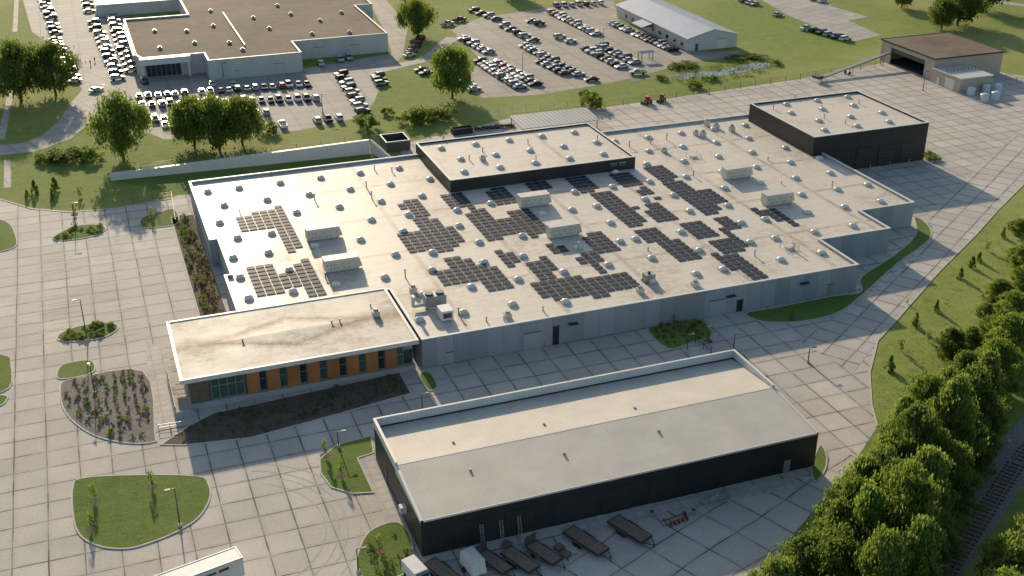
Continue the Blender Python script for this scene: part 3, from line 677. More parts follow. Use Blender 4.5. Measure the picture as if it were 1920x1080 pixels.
# ---------------- trees
def crown_mesh(name,shape,ncl,nlf,leaf,mt,seed):
    rr=random.Random(seed); v=[];f=[]; ph=rr.random()*6.28
    for c in range(ncl):
        u=rr.random(); th=rr.random()*6.283
        if shape=='round': z=.22+.78*u; e=math.sqrt(max(.03,1-((z-.58)/.44)**2))
        elif shape=='cone': z=.06+.94*u**1.25; e=(1.02-z)**.75*1.02
        elif shape=='fir': z=.05+.95*u**1.05; e=min(1.,(1.04-z)**.7*1.15)*(.84+.3*math.sin(z*19+th*2+ph))
        elif shape=='oval': z=.12+.86*u; e=math.sin(math.pi*min(1,(1-z)*.78+.06))**.8*(.85+.28*math.sin(3*th+z*9+ph))
        else: z=.15+.75*u; e=math.sqrt(max(.05,1-((z-.3)/.72)**2))
        if shape=='round': e*=.88+.2*math.sin(2*th+ph+z*7)
        rad=e*math.sqrt(rr.random())*.86 if c%3 else e*.95
        cx,cy,cz=rad*math.cos(th),rad*math.sin(th),z; cr=.17+.12*rr.random(); sz=.62
        if shape=='cone': cr*=.8
        if shape in('fir','oval'): cr=.09+.13*rr.random(); sz=.34
        for k in range(nlf):
            d=Vector((rr.gauss(0,1),rr.gauss(0,1),rr.gauss(0,1)+.25)).normalized(); q=Vector((cx,cy,cz))+Vector((d.x,d.y,d.z*sz))*cr*(rr.uniform(.4,1.15) if rr.random()<.85 else rr.uniform(1.1,1.7))
            q.z=max(.03,q.z)
            nn=(d+Vector((rr.gauss(0,.6),rr.gauss(0,.6),rr.gauss(0,.6)))).normalized(); a=nn.orthogonal().normalized(); b=nn.cross(a)
            ang=rr.random()*6.28; a,b=a*math.cos(ang)+b*math.sin(ang),b*math.cos(ang)-a*math.sin(ang); s=leaf*rr.uniform(.5,1.3)
            o=len(v); v+=[q-a*s,q-b*s*.6,q+a*s,q+b*s*.6]; f.append((o,o+1,o+2,o+3))
    mb=MB(); mb.v=[tuple(p) for p in v]; mb.f=f; return mb.mesh(name,mt)
def trunk_mesh(name,seed):
    rr=random.Random(seed); mb=MB().tube((0,0,0),(.02,0,.35),.06,.045).tube((.02,0,.34),(0,.02,.8),.045,.015)
    for k in range(6):
        z=.25+.09*k; th=k*2.2+rr.random(); l=.5-.04*k; mb.tube((.01,0,z),(l*math.cos(th),l*math.sin(th),z+.16),.025,.008,5)
    return mb.mesh(name,'bark')
TR=[trunk_mesh('trunk',1),trunk_mesh('trunk',2)]
CR={'near_a':crown_mesh('crown','fir',270,80,.030,'leafy',1),'near_b':crown_mesh('crown','oval',270,80,.030,'leaf',2),'near_c':crown_mesh('crown','fir',290,75,.030,'leaf',3),'near_d':crown_mesh('crown','oval',240,80,.030,'leafy',13),'near_e':crown_mesh('crown','fir',220,80,.031,'leafy',23),'near_f':crown_mesh('crown','oval',260,75,.030,'leafd',33),
 'far_a':crown_mesh('crown','round',95,85,.045,'leaf',4),'far_b':crown_mesh('crown','round',85,85,.045,'leafd',5),'far_c':crown_mesh('crown','round',90,80,.045,'leaf',14),
 'cone':crown_mesh('crown','cone',45,30,.09,'leaf',6),'bush':crown_mesh('crown','bush',35,50,.08,'leaf',7),'bushy':crown_mesh('crown','bush',35,50,.08,'leafy',8),'tuft':crown_mesh('crown','bush',12,22,.14,'leafb',9),'tuftg':crown_mesh('crown','bush',12,22,.14,'leaf',10),'sap':crown_mesh('crown','round',18,20,.095,'leafy',11)}
def tree(pt,h,r,kind,label,cat='tree',group=None,name='tree',px=True):
    q=G(*pt) if px else Vector((pt[0],pt[1],0)); 
    root=thing(name,label,cat,q,rnd.random()*6.28,group)
    if kind in('tuft','tuftg','bush','bushy'):
        o=bpy.data.objects.new('foliage',CR[kind]); C.objects.link(o); o.parent=root; o.scale=(r,r,h)
        return root
    o=bpy.data.objects.new('crown',CR[kind]); C.objects.link(o); o.parent=root; o.scale=(r,r*rnd.uniform(.85,1.1),h)
    t=bpy.data.objects.new('trunk',rnd.choice(TR)); C.objects.link(t); t.parent=root; t.scale=(r*.9,r*.9,h)
    return root
near=[(1680,880,13,3.8),(1725,850,12,4.2),(1765,885,15,4.8),(1655,935,10,3.8),(1700,930,15,4.8),(1605,1000,11,4.4),(1650,1010,14,4.8),(1715,1010,15,5),(1770,960,12,4.4),(1560,1075,10,4.4),(1610,1095,14,5),(1670,1085,15,5),(1500,1140,11,4.6),(1560,1165,14,5),(1800,830,12,4.6),(1765,790,9,3.8),(1835,780,12,4.4),(1800,735,8,3.6),(1860,735,9,4),(1885,690,9,4),(1700,1160,14,5),(1630,1210,15,5.2),(1820,880,8,3.8),(1735,1060,9,4),(1845,830,7,3.6),(1725,780,7,2.8),(1700,830,8,3.2),(1780,680,6,2.8),(1450,1175,9,4.2),(1815,665,6,2.8),(1640,970,12,4),(1585,1045,11,4)]
for k,(a,b,h,r) in enumerate(sorted(near,key=lambda q:q[1])):
    s=rnd.uniform(.88,1.12); tree((a,b),h*s,r*rnd.uniform(.88,1.14),('near_a','near_f','near_d','near_c','near_b','near_e','near_f')[k%7],f'tall feathery green tree in the belt beside the railway, {ORD[k]} from the far end',group='tree belt beside the railway')
for k,(a,b,h,r) in enumerate([(1900,1150,12,5),(1960,1080,12,5),(1850,1230,12,5),(1990,960,11,4.5)]):
    tree((a,b),h,r,'near_d',f'bright green tree in the bottom right corner beyond the railway, {ORD[k]} of four',group='trees beyond the railway')
for k,(a,b,h,r) in enumerate([(1895,615,7,3.8),(1870,570,5,3.),(1915,510,6,3.6),(1862,640,5,2.8),(1910,440,3.5,2.6),(1925,560,7,4.),(1845,600,3.5,2.),(1905,660,7,4.)]):
    tree((a,b),h,r,'near_b' if k%2 else 'near_d',f'leafy shrub-like tree on the right-hand bank, {ORD[k]} of eight',group='trees on the right bank')
for a,b,h,r,kd,lab in ((40,190,16,9,'far_b','large dark round tree at the left edge'),(105,178,14,7,'far_b','dark round tree beside the left edge tree'),(232,298,15,7.8,'far_c','big round tree left of the dealership front rows'),
 (365,276,12,6,'far_a','leftmost of three merged trees before the dealership rows'),(412,283,13,6.5,'far_c','middle of three merged trees before the dealership rows'),(455,272,12,6,'far_a','rightmost of three merged trees before the dealership rows'),
 (848,183,14,6.3,'far_a','round lone tree between the two car parks'),(784,70,12,6,'far_c','round tree beside the dealership back corner'),(1795,48,14,8,'far_b','large dark tree at the top right'),(1840,20,15,8,'far_b','dark tree at the top right behind another'),(1765,55,10,6,'far_b','smaller dark tree left of the top right clump'),(1690,15,9,5,'far_b','dark tree at the top edge, right of centre'),(760,5,9,5,'far_a','tree at the top edge beside the dealership'),(960,-5,9,6,'far_a','tree clump at the top edge centre')):
    tree((a,b),h,r,kd,lab)
for k,(a,b,h,r) in enumerate([(770,232,3.5,4),(800,228,4,5),(832,222,3,4),(685,243,4,4),(1105,200,4,3.5),(1098,180,2,2),(728,215,2,2),(500,250,3,3),(1300,165,2,2.5),(1330,150,1.5,2.5),(1265,128,1.5,3),(1290,124,1.5,4),(1380,112,1.2,4),(1420,110,1.2,4),(1240,150,1.5,2),(1455,120,1.5,2),(130,300,3,5),(100,298,2.5,4),(165,298,3,4),(1752,300,1.2,2),(1738,292,1.,2)]):
    tree((a,b),h,r,'bush' if k%3 else 'bushy',f'low green bush in open grass, {ORD[k]} counting from the retaining wall round the pond','bush','scattered bushes','bush')
for k,(a,b,h) in enumerate([(1716,612,2.6),(1740,640,2.4),(1755,583,2.2),(1668,695,2.8),(1688,658,2.4),(1800,522,2.2),(1822,502,2.4),(1850,470,2.2),(1835,490,2.),(1880,445,2.2),(1700,570,1),(66,362,3),(104,358,3.2),(150,370,2.6),(98,375,2),(52,372,2),(1300,160,3.5)]):
    tree((a,b),h,h*.36,'cone' if k%3!=1 else 'sap',f'small young tree, {ORD[k]} in the planted lines on the grass','tree','young planted trees','young_tree')
def sapling(px,lab,h=2.8,mul=True):
    q=G(*px); t=tree(px,h,h*.24,'sap',lab,'tree','staked young trees','sapling'); t.location.z=.12
    if mul: struct('mulch_ring',MB().sheet([(q.x+.8*math.cos(i*.52),q.y+.8*math.sin(i*.52)) for i in range(12)],.135),'mulch')
for k,p in enumerate([(178,938),(286,914),(172,992),(140,402),(285,412),(640,892),(1484,600),(1328,640),(610,855),(712,1035)]): sapling(p,f'thin young staked tree on grass, {ORD[k]} in order from the big round island')
def scatter(poly,n,kind,h,r,label,grp,minD=.9,z=.12,rows=None):
    xs=[p[0] for p in poly];ys=[p[1] for p in poly]; got=[]; tries=0
    while len(got)<n and tries<n*40:
        tries+=1; x=rnd.uniform(min(xs),max(xs)); y=rnd.uniform(min(ys),max(ys))
        if rows: x=round(x/rows)*rows+rnd.uniform(-.35,.35); y=round(y/rows)*rows+rnd.uniform(-.45,.45)
        if isin(poly,x,y) and all((x-a)**2+(y-b)**2>minD**2 for a,b in got):
            got.append((x,y)); s=rnd.uniform(.5,1.3); t=tree((x,y),h*s,r*s,kind if isinstance(kind,str) else rnd.choice(kind),label,'plant',grp,'shrub',False); t.location.z=z
scatter(offset(BED,1.),100,('tuftg','tuft','bushy','tuft'),.55,.45,'low shrub or grass tuft planted in the gravel bed left of the office','shrubs in the gravel bed',.85,rows=1.5)
scatter(offset(FB,.7),90,('tuftg','tuft'),.6,.42,'low shrub in the dark mulch bed before the office windows','shrubs before the office',.9)
scatter(offset(LB,.5),90,('tuft','tuftg','tuftg'),.9,.6,'ornamental grass clump along the left wall of the warehouse','grasses by the left wall',.9)
scatter(offset(I6,.6),24,'bushy',.6,.6,'low shrub on the narrow island in the left car park','shrubs on the narrow island',.8)
scatter(offset(I4,.6),18,'bushy',.5,.6,'low shrub on the upper narrow island in the left car park','shrubs on the upper island',.8)
scatter(offset(RB,.8),34,('tuft','tuftg'),.6,.45,'low planting on the island before the warehouse front','plants on the front island',.9)
scatter(offset(I3,.7),10,('tuftg','tuft'),.7,.55,'shrub on the island at the corner of the black building','shrubs on the corner island',1.1)
def tufts(name,label,poly,n,per,hmax,sp,leaf,m,seed,cond=None):
    rr=random.Random(seed); xs=[p[0] for p in poly];ys=[p[1] for p in poly]; v=[];f=[]
    for k in range(n):
        x=rr.uniform(min(xs),max(xs)); y=rr.uniform(min(ys),max(ys))
        if not isin(poly,x,y): continue
        hh=rr.uniform(.3,1)*hmax
        for i in range(per):
            d=Vector((rr.gauss(0,1),rr.gauss(0,1),abs(rr.gauss(0,1)))).normalized(); q=Vector((x,y,0))+Vector((d.x*sp,d.y*sp,d.z*hh)); a=Vector((rr.gauss(0,1),rr.gauss(0,1),rr.gauss(0,1))).normalized(); b=a.orthogonal().normalized(); s=rr.uniform(.4,1)*leaf
            o=len(v); v+=[q-a*s,q-b*s*.6,q+a*s,q+b*s*.6]; f.append((o,o+1,o+2,o+3))
    mb=MB(); mb.v=[tuple(q) for q in v]; mb.f=f; tag(mb.build(name,m),label,name.replace('_',' '),kind='stuff')
tufts('undergrowth','dense green undergrowth between the tree belt and the railway',ccw(PX([(1950,420),(1880,540),(1830,620),(1780,700),(1730,770),(1650,850),(1560,960),(1490,1040),(1440,1180),(1600,1260),(1700,1080),(1830,900),(1935,760),(2050,600)])),1500,55,2.6,1.3,.24,'leaf',5)
tufts('tall_grass','loose tall grass on the sunlit right-hand bank',ccw(PX([(1930,360),(1880,400),(1840,445),(1770,515),(1700,595),(1655,645),(1642,700),(1646,760),(1700,800),(1790,690),(1880,540),(1950,420)])),1600,10,.5,.6,.14,'leafy',6)
tufts('reeds','green reeds ringing the narrow pond',ccw(PX([(1255,150),(1280,128),(1345,122),(1395,112),(1445,108),(1465,122),(1415,142),(1350,152),(1290,160)])),260,14,1.,1.,.3,'leaf',8)

# ---------------- cars
def wheels(root,xs,y,r=.34):
    for a in xs:
        for s in (-1,1): MB().tube((a,s*(y-.2),r),(a,s*y,r),r,n=12).build('wheel','rubber',root,False)
def sedan():
    t=thing('car','','car')
    MB().prof([(-2.28,.32),(2.25,.3),(2.32,.6),(2.1,.76),(.95,.93),(-1.75,.97),(-2.3,.9)],-.88,.88).frus((-1.2,.3,-.66,.66),1.38,(-1.05,.15,-.58,.58),1.45).build('body','paint',t,False)
    MB().frus((-1.75,1.0,-.82,.82),.93,(-1.2,.3,-.66,.66),1.379).build('windows','carglass',t,False); wheels(t,(-1.4,1.4),.9); return t
def suv():
    t=thing('car','','car')
    MB().prof([(-2.3,.4),(2.2,.36),(2.3,.7),(2.15,.95),(1.,1.1),(-2.28,1.15)],-.93,.93).frus((-2.1,.3,-.74,.74),1.66,(-1.9,.1,-.64,.64),1.75).build('body','paint',t,False)
    MB().frus((-2.24,1.,-.88,.88),1.1,(-2.1,.3,-.74,.74),1.659).build('windows','carglass',t,False); wheels(t,(-1.4,1.4),.95,.38); return t
def pickup():
    t=thing('car','','car')
    MB().prof([(-2.8,.45),(2.6,.42),(2.7,.8),(2.6,1.05),(1.4,1.15),(-.5,1.15),(-.5,.75),(-2.8,.75)],-.94,.94).box(-2.8,-.5,-.94,-.84,.75,1.12).box(-2.8,-.5,.84,.94,.75,1.12).box(-2.8,-2.7,-.83,.83,.75,1.12).frus((-.4,.9,-.74,.74),1.7,(-.3,.7,-.66,.66),1.79).build('body','paint',t,False)
    MB().frus((-.5,1.4,-.88,.88),1.15,(-.4,.9,-.74,.74),1.699).build('windows','carglass',t,False); wheels(t,(-1.7,1.7),.96,.4); return t
PR={'sedan':sedan(),'SUV':suv(),'pickup':pickup()}
COL=[('white',(.7,.7,.69,1)),('silver',(.42,.43,.44,1)),('black',(.015,.015,.018,1)),('dark grey',(.09,.095,.1,1)),('red',(.32,.02,.02,1)),('dark blue',(.03,.05,.14,1)),('pale grey',(.5,.5,.48,1)),('beige',(.36,.31,.24,1))]
WT=[22,18,20,17,4,7,9,3]
NC=0
def row(p0,p1,n,head,desc,types=('sedan','sedan','SUV'),skip=.06,end='left'):
    global NC
    a=G(*p0);b=G(*p1); k=0
    for i in range(n):
        if n>2 and rnd.random()<skip: continue
        q=a.lerp(b,i/(n-1)) if n>1 else a; c=rnd.choices(COL,WT)[0]; ty=rnd.choice(types); k+=1; NC+=1
        z=rnd.choice((0,180))
        dup(PR[ty],(q.x+rnd.uniform(-.25,.25),q.y+rnd.uniform(-.25,.25),.05),R(head+z+rnd.uniform(-2,2)),label=f'{c[0]} {ty}, {ORD[k-1]} from the {end} in the {desc}',group='cars in the '+desc,color=c[1])
S2=('sedan','SUV','SUV'); B='big car park'
row((82,0),(106,64),11,5,'upper far left row of dealership lot',S2,end='top')
row((101,70),(140,155),13,8,'lower far left row of dealership lot',S2,end='top')
row((160,-5),(178,55),7,3,'left inner column by dealership side',S2,end='top'); row((196,-5),(222,60),9,3,'right inner column by dealership side',S2,end='top')
row((188,66),(222,150),10,5,'column left of dealership entrance',S2,end='top'); row((218,62),(246,135),9,5,'column beside dealership left wall',S2,end='top')
row((262,184),(575,161),20,90,'first row below dealership entrance'); row((268,200),(592,188),20,90,'second row below dealership entrance',S2)
row((290,228),(500,214),12,90,'third row below dealership behind trees',S2); row((530,238),(635,224),6,90,'short row of large cars below dealership',('SUV','pickup'))
row((310,238),(420,232),6,90,'short row behind three merged trees')
row((640,142),(682,212),9,12,'column right of dealership front',('SUV',),end='top'); row((700,132),(716,160),5,12,'short column at dealership right end',S2,end='top')
row((782,128),(806,146),4,5,'short column left of lone tree',end='top'); row((872,158),(898,176),4,5,'short column right of lone tree',end='top')
row((785,76),(768,106),5,20,'angled row behind dealership corner',end='top'); row((838,48),(862,40),2,20,'pair on grass edge by car park',('pickup',))
row((870,74),(916,100),6,5,'leftmost upper column of '+B,end='top'); row((888,22),(930,38),4,5,'far top left corner of '+B,end='top')
row((900,118),(975,166),11,3,'left lower column of '+B,end='top'); row((930,118),(1004,160),10,3,'second lower column of '+B,end='top')
row((945,50),(1000,78),5,3,'loose upper group of '+B,skip=.2,end='top'); row((998,42),(1010,46),2,3,'upper middle pair of '+B,end='top')
row((985,88),(1085,142),12,3,'long middle column of '+B,end='top'); row((1016,118),(1060,140),5,3,'doubled middle column of '+B,end='top')
row((1030,22),(1118,66),13,3,'long upper column of '+B,end='top'); row((1050,72),(1070,80),2,3,'central pair of '+B,end='top')
row((1045,14),(1125,8),7,90,'top edge row of '+B); row((1100,94),(1165,128),8,3,'right lower column of '+B,end='top'); row((1128,88),(1190,120),8,3,'far right lower column of '+B,end='top')
row((1150,46),(1262,96),15,3,'column beside long pale building',end='top'); row((1110,152),(1114,152),1,0,'bottom edge of '+B); row((1196,140),(1200,140),1,170,'lower right drive of '+B,('pickup',))
row((1512,56),(1584,76),6,12,'small upper lot at top right',('pickup','SUV'),0); row((1395,4),(1415,10),3,20,'top edge of upper right lot',skip=0); row((1458,30),(1462,30),1,20,'middle of upper right lot')
for a,b,hd,d in ((272,156,95,'drive before dealership entrance'),(438,162,90,'drive below dealership wall'),(398,160,90,'drive near dealership entrance')): row((a,b),(a,b),1,hd,d)
row((1525,0),(1540,4),2,20,'top of upper right path')
row((600,122),(655,112),4,90,'service wall row of dealership',S2); row((180,172),(182,174),1,40,'road by dark left trees')
for t in PR.values(): kill(t)

# ---------------- yard objects
A=G(285,1082,3.9);B=G(441,1025,3.9);D=G(460,1048,3.9); d=(A-B); d.z=0; d.normalize(); n=Vector((-d.y,d.x,0)); 
if (D-B).dot(n)<0: n=-n
w=2.6; L=13; rz=math.atan2(d.y,d.x); c=B+d*L/2+n*w/2; c.z=0
t=thing('box_trailer','white box truck trailer cut by the bottom left edge','trailer',c,rz)
MB().box(-L/2,L/2,-w/2,w/2,1.1,3.9).build('cargo_box','white',t,False)
MB().ring([(-L/2-.03,-w/2-.03),(L/2+.03,-w/2-.03),(L/2+.03,w/2+.03),(-L/2-.03,w/2+.03)],.12,3.8,3.96).build('top_rail','alu',t,False)
for x in (-4.6,-3.3,4.6):
    for s in (-1,1): MB().tube((x,s*.9,.5),(x,s*1.28,.5),.5,n=14).build('wheel','rubber',t,False)
MB().box(-6,6,-.5,.5,.85,1.09).build('chassis','dgrey',t,False)
sg=1 if (Matrix.Rotation(-rz,3,'Z')@n).y>0 else -1
yy=sg*(w/2+.01); ya,yb=min(yy,yy+sg*.01),max(yy,yy+sg*.01)
MB().box(-4.6,-4.,ya,yb,2.9,3.3).build('flag_emblem','blue',t,False); MB().box(-4.0,-3.2,ya,yb,2.85,3.3).build('flag_stripe','red',t,False)
MB().box(-2.9,-.6,ya,yb,2.9,3.2).build('lettering_band','dgrey',t,False)
def flatbed(px,py,L,w,ang,lab,axles=2,rails=False,deck='deck'):
    q=G(px,py); t=thing('flatbed_trailer',lab,'trailer',q,R(ang),'trailers parked behind the black building')
    mb=MB(); nb=int(w/.24)
    for i in range(nb): a=-w/2+i*w/nb; mb.box(-L/2,L/2,a+.015,a+w/nb-.015,.75,.85+(.012 if i%2 else 0))
    mb.build('deck',deck,t,False)
    MB().box(-L/2-.05,L/2+.05,-w/2-.06,-w/2,.6,.92).box(-L/2-.05,L/2+.05,w/2,w/2+.06,.6,.92).box(-L/2-.05,-L/2,-w/2,w/2,.6,.9).box(L/2,L/2+.05,-w/2,w/2,.6,.9).build('frame','blackflat',t,False)
    MB().tube((L/2,-w/2+.2,.68),(L/2+1.5,0,.62),.06).tube((L/2,w/2-.2,.68),(L/2+1.5,0,.62),.06).tube((L/2+1.3,0,.0),(L/2+1.3,0,.9),.05).build('tongue','blackflat',t,False)
    for a in range(axles):
        for s in (-1,1):
            x=-.9+a*.9; MB().tube((x,s*(w/2+.08),.36),(x,s*(w/2+.3),.36),.36,n=12).build('wheel','rubber',t,False)
    for s in (-1,1): MB().box(-1.4,.5,min(s*(w/2+.07),s*(w/2+.33)),max(s*(w/2+.07),s*(w/2+.33)),.78,.83).build('fender','dgrey',t,False)
    if rails: MB().box(-L/2-.3,-L/2-.1,-w/2,w/2,.7,2.1).build('ramp','dgrey',t,False)
flatbed(1180,1000,6.2,2.2,-68,'long brown flatbed trailer with curved fenders, rightmost behind the black building')
flatbed(1098,1022,6.6,2.1,-68,'brown-decked flatbed trailer, second from the right behind the black building')
flatbed(1020,1045,5.,1.9,-68,'small utility trailer with upright ramp between the brown trailers',1,True)
flatbed(975,1058,5.4,2.,-68,'brown wooden flatbed trailer right of the white cargo trailer')
flatbed(928,1062,5.,1.8,-68,'slatted trailer with ramp next to the white cargo trailer',1,True)
flatbed(828,1078,5.,2.,-68,'low trailer left of the white cargo trailer')
q=G(886,1068); t=thing('cargo_trailer','small enclosed white cargo trailer behind the black building','trailer',q,R(-80),'trailers parked behind the black building')
MB().box(-1.5,1.5,-1.05,1.05,.5,2.3).frus((1.5,2.0,-1.05,1.05),.5,(1.5,1.7,-.9,.9),2.3).build('cargo_box','white',t,False); MB().frus((-1.52,1.7,-1.07,1.07),2.305,(-1.2,1.3,-.6,.6),2.75).build('roof','offw',t,False)
for s in (-1,1): MB().tube((-.2,s*1.06,.36),(-.2,s*1.25,.36),.36,n=12).build('wheel','rubber',t,False)
MB().tube((1.9,0,.5),(2.9,0,.5),.07).build('tongue','dgrey',t,False)
q=G(783,1088); t=thing('white_van','white van nose at the bottom edge beside the corner island','van',q,R(-75))
MB().prof([(-2.4,.4),(2.4,.4),(2.45,1.0),(1.7,1.25),(1.,2.1),(-2.4,2.2)],-.98,.98).build('body','white',t,False); MB().box(1.,1.62,-.8,.8,1.35,2.0).build('windscreen','carglass',t,False); wheels(t,(-1.5,1.5),1.,.36)
for k,(a,b) in enumerate([(1048,1030),(1060,1042),(905,1040),(950,1025)]):
    q=G(a,b); t=thing('pallet_stack',f'stack of weathered pallets between the parked trailers, {ORD[k]} of four','pallets',q,R(20+k*9))
    for j in range(4): mb=MB(); [mb.box(-.6,.6,-.6+i*.24,-.44+i*.24,j*.16+.1,j*.16+.13) for i in range(5)]; mb.box(-.6,-.5,-.6,.5,j*.16+.02,j*.16+.1).box(.5,.6,-.6,.5,j*.16+.02,j*.16+.1); mb.build('pallet','deck',t,False)
q=G(1266,976); t=thing('rusty_implement','rusty red-brown farm implement on the pavement behind the black building','machine',q,R(10))
MB().tube((-1.6,0,.7),(1.6,0,.7),.1).tube((0,0,.7),(0,1.8,.5),.08).tube((-1.2,-.7,.6),(1.2,-.7,.6),.08).tube((-1.2,0,.7),(-1.2,-.7,.6),.07).tube((1.2,0,.7),(1.2,-.7,.6),.07).build('frame','rust',t,False)
for x in (-1.4,-.7,0,.7,1.4): MB().tube((x,-.75,.35),(x+.06,-.75,.35),.35,n=12).build('disc','rust',t,False)
for s in (-1,1): MB().tube((s*1.7,.2,.35),(s*1.9,.2,.35),.35,n=12).build('wheel','rubber',t,False)
q=G(1340,940); t=thing('wire_rack','low grey wire rack full of scrap at the right end of the black building','rack',q,R(12))
mb=MB()
for i in range(9): mb.tube((-2.2+i*.55,-.7,0),(-2.2+i*.55,-.7,1),.03,n=4).tube((-2.2+i*.55,.7,0),(-2.2+i*.55,.7,1),.03,n=4)
for z in (.15,.6,1.): mb.tube((-2.2,-.7,z),(2.2,-.7,z),.03,n=4).tube((-2.2,.7,z),(2.2,.7,z),.03,n=4).tube((-2.2,-.7,z),(-2.2,.7,z),.03,n=4).tube((2.2,-.7,z),(2.2,.7,z),.03,n=4)
mb.build('cage','grey',t,False); mb=MB()
for i in range(16): x=rnd.uniform(-1.9,1.9); y=rnd.uniform(-.4,.4); mb.tube((x-.4,y,.2+rnd.random()*.3),(x+.4,y+.1,.2+rnd.random()*.5),.08,n=5)
mb.build('scrap','offw',t,False)
for k,(a,b) in enumerate([(1222,968),(1245,985),(1300,965)]):
    q=G(a,b); t=thing('drum',f'small grey drum near the rusty implement, {ORD[k]} from left','drum',q); MB().tube((0,0,0),(0,0,.85),.3,n=14).build('barrel','grey',t,False); MB().tube((0,0,.85),(0,0,.9),.32,n=14).build('lid','dgrey',t,False)
for k,x in enumerate((40.8,43.6,46.2)):
    t=thing('ladder',f'pale ladder leaning on the black wall, {ORD[k]} from left','ladder',(x,y0-.9,0)); mb=MB().tube((-.22,0,0),(-.22,.8,3.2),.04).tube((.22,0,0),(.22,.8,3.2),.04); mb.build('stile','alu',t,False); mb=MB()
    for i in range(10): f_=i/10+.05; mb.tube((-.22,.8*f_,3.2*f_),(.22,.8*f_,3.2*f_),.025,n=5)
    mb.build('rung','alu',t,False)
def lamp(px,py,h,lab,ang=0,arm=.7):
    q=G(px,py); t=thing('street_lamp',lab,'lamp post',q,R(ang),'lamp posts')
    MB().tube((0,0,0),(0,0,.6),.28,.26,12).build('base','kerb',t,False); MB().tube((0,0,.6),(0,0,h),.11,.07,8).build('pole','dgrey',t,False)
    MB().box(0,arm,-.04,.04,h-.12,h-.04).build('arm','dgrey',t,False); MB().box(arm-.1,arm+.6,-.2,.2,h-.16,h-.02).build('lamp_head','dgrey',t,False)
for a in [(142,424,5.5,'lamp post on the upper narrow island of the left car park',0),(164,640,8.5,'tall lamp post on the narrow island in the left car park',180),(178,740,5.5,'lamp post beside the gravel bed',100),(338,988,6.5,'lamp post at the right side of the big round island',180),(792,770,3.2,'short lamp post left of the black building',0),(1375,658,3.4,'lamp post behind the black building roof end',0),(1515,680,3.,'lamp post on the right drive',0),(672,1075,4,'lamp post on the corner island at the bottom',0),(635,840,3,'small lamp post on the island left of the black building',0),(605,212,5.5,'lamp post in the dealership lot right of trees',0),(192,190,5.,'lamp post at the road bend by the dealership',0),(420,150,5.5,'lamp post near the dealership wall',0),(1130,92,7,'lamp post in the middle of the big car park',0),(980,140,7,'lamp post in the left of the big car park',0),(1288,660,3.5,'lamp post by the black metal fence',0),(1730,170,6,'lamp post before the tan garage',0),(370,320,5,'lamp post on the lawn by the retaining wall',0)]: lamp(*a)
bd=thing('bollard','','bollard'); MB().tube((0,0,0),(0,0,1.1),.1).build('post','yellow',bd,False); MB().dome(0,0,1.1,.1,.1,.08).build('cap','yellow',bd,False)
for k in range(6): dup(bd,(168+k*5.8,227.2,0),label=f'yellow bollard before the black garage doors, {ORD[k]} from left',group='yellow bollards')
for k,(a,b) in enumerate([(1022,650),(972,655),(1320,592),(1362,586)]): dup(bd,G(a,b),label=f'yellow bollard beside a warehouse front door, {ORD[k]} of four',group='yellow bollards')
kill(bd)
for k,(a,b) in enumerate([(1820,178),(1848,172),(1866,186),(1845,190),(1870,172)]):
    q=G(a,b); t=thing('water_tank',f'white plastic tank beside the tan garage, {ORD[k]} of five','tank',q,0,'white plastic tanks')
    MB().tube((0,0,0),(0,0,2.),1.15,n=18).build('barrel','tank',t,False,False); MB().dome(0,0,2.,1.15,1.15,.45,18).build('lid','tank',t,False,True)
A=G(1535,152);B=G(1665,120); d=(B-A).normalized(); t=thing('conveyor','long grey inclined conveyor in front of the tan garage','conveyor',A,math.atan2(d.y,d.x)); L=(B-A).length
MB().add([(0,-.6,1),(0,.6,1),(L,.6,4),(L,-.6,4),(0,-.6,.5),(0,.6,.5),(L,.6,3.5),(L,-.6,3.5)],[(0,3,2,1),(4,5,6,7),(0,4,7,3),(1,2,6,5),(0,1,5,4),(3,7,6,2)]).build('belt_frame','grey',t,False)
for x,z in ((.5,.7),(L*.45,2),(L*.9,3.3)):
    MB().tube((x,-.5,0),(x+.3,-.5,z),.09).tube((x,.5,0),(x+.3,.5,z),.09).build('leg','dgrey',t,False)
for s in (-1,1): MB().tube((L*.4,s*.7,.5),(L*.4,s*1.,.5),.5,n=12).build('wheel','rubber',t,False)
MB().frus((-1.6,.3,-1.2,1.2),1.,(-2,.6,-1.5,1.5),1.9).build('hopper','dgrey',t,False)
for k,(a,b) in enumerate([(1214,194),(1241,190)]):
    q=G(a,b); t=thing('skid_loader',f'orange compact loader in the back yard, {("left","right")[k]} one','machine',q,R(200+k*20),'orange loaders')
    MB().box(-1.2,1.,-.6,.6,.4,1.3).build('body','orange',t,False); MB().box(-.5,.6,-.5,.5,1.31,2.1).build('cab','dgrey',t,False); MB().box(-.6,.7,-.6,.6,2.11,2.2).build('cab_roof','orange',t,False)
    MB().tube((-.8,.7,1.5),(1.5,.7,.5),.1).tube((-.8,-.7,1.5),(1.5,-.7,.5),.1).build('lift_arm','orange',t,False); MB().frus((1.4,2.2,-.9,.9),.1,(1.4,1.8,-.9,.9),.8).build('bucket','dgrey',t,False); wheels(t,(-.8,.7),.85,.4)
q=G(866,250); t=thing('skip_container','dark open skip in the yard behind the warehouse','container',q,R(2)); MB().ring([(-2.8,-1.1),(2.8,-1.1),(2.8,1.1),(-2.8,1.1)],.12,.1,1.7).build('shell','blackflat',t,False); MB().box(-2.6,2.6,-.9,.9,.1,1.2).build('load','deck',t,False)
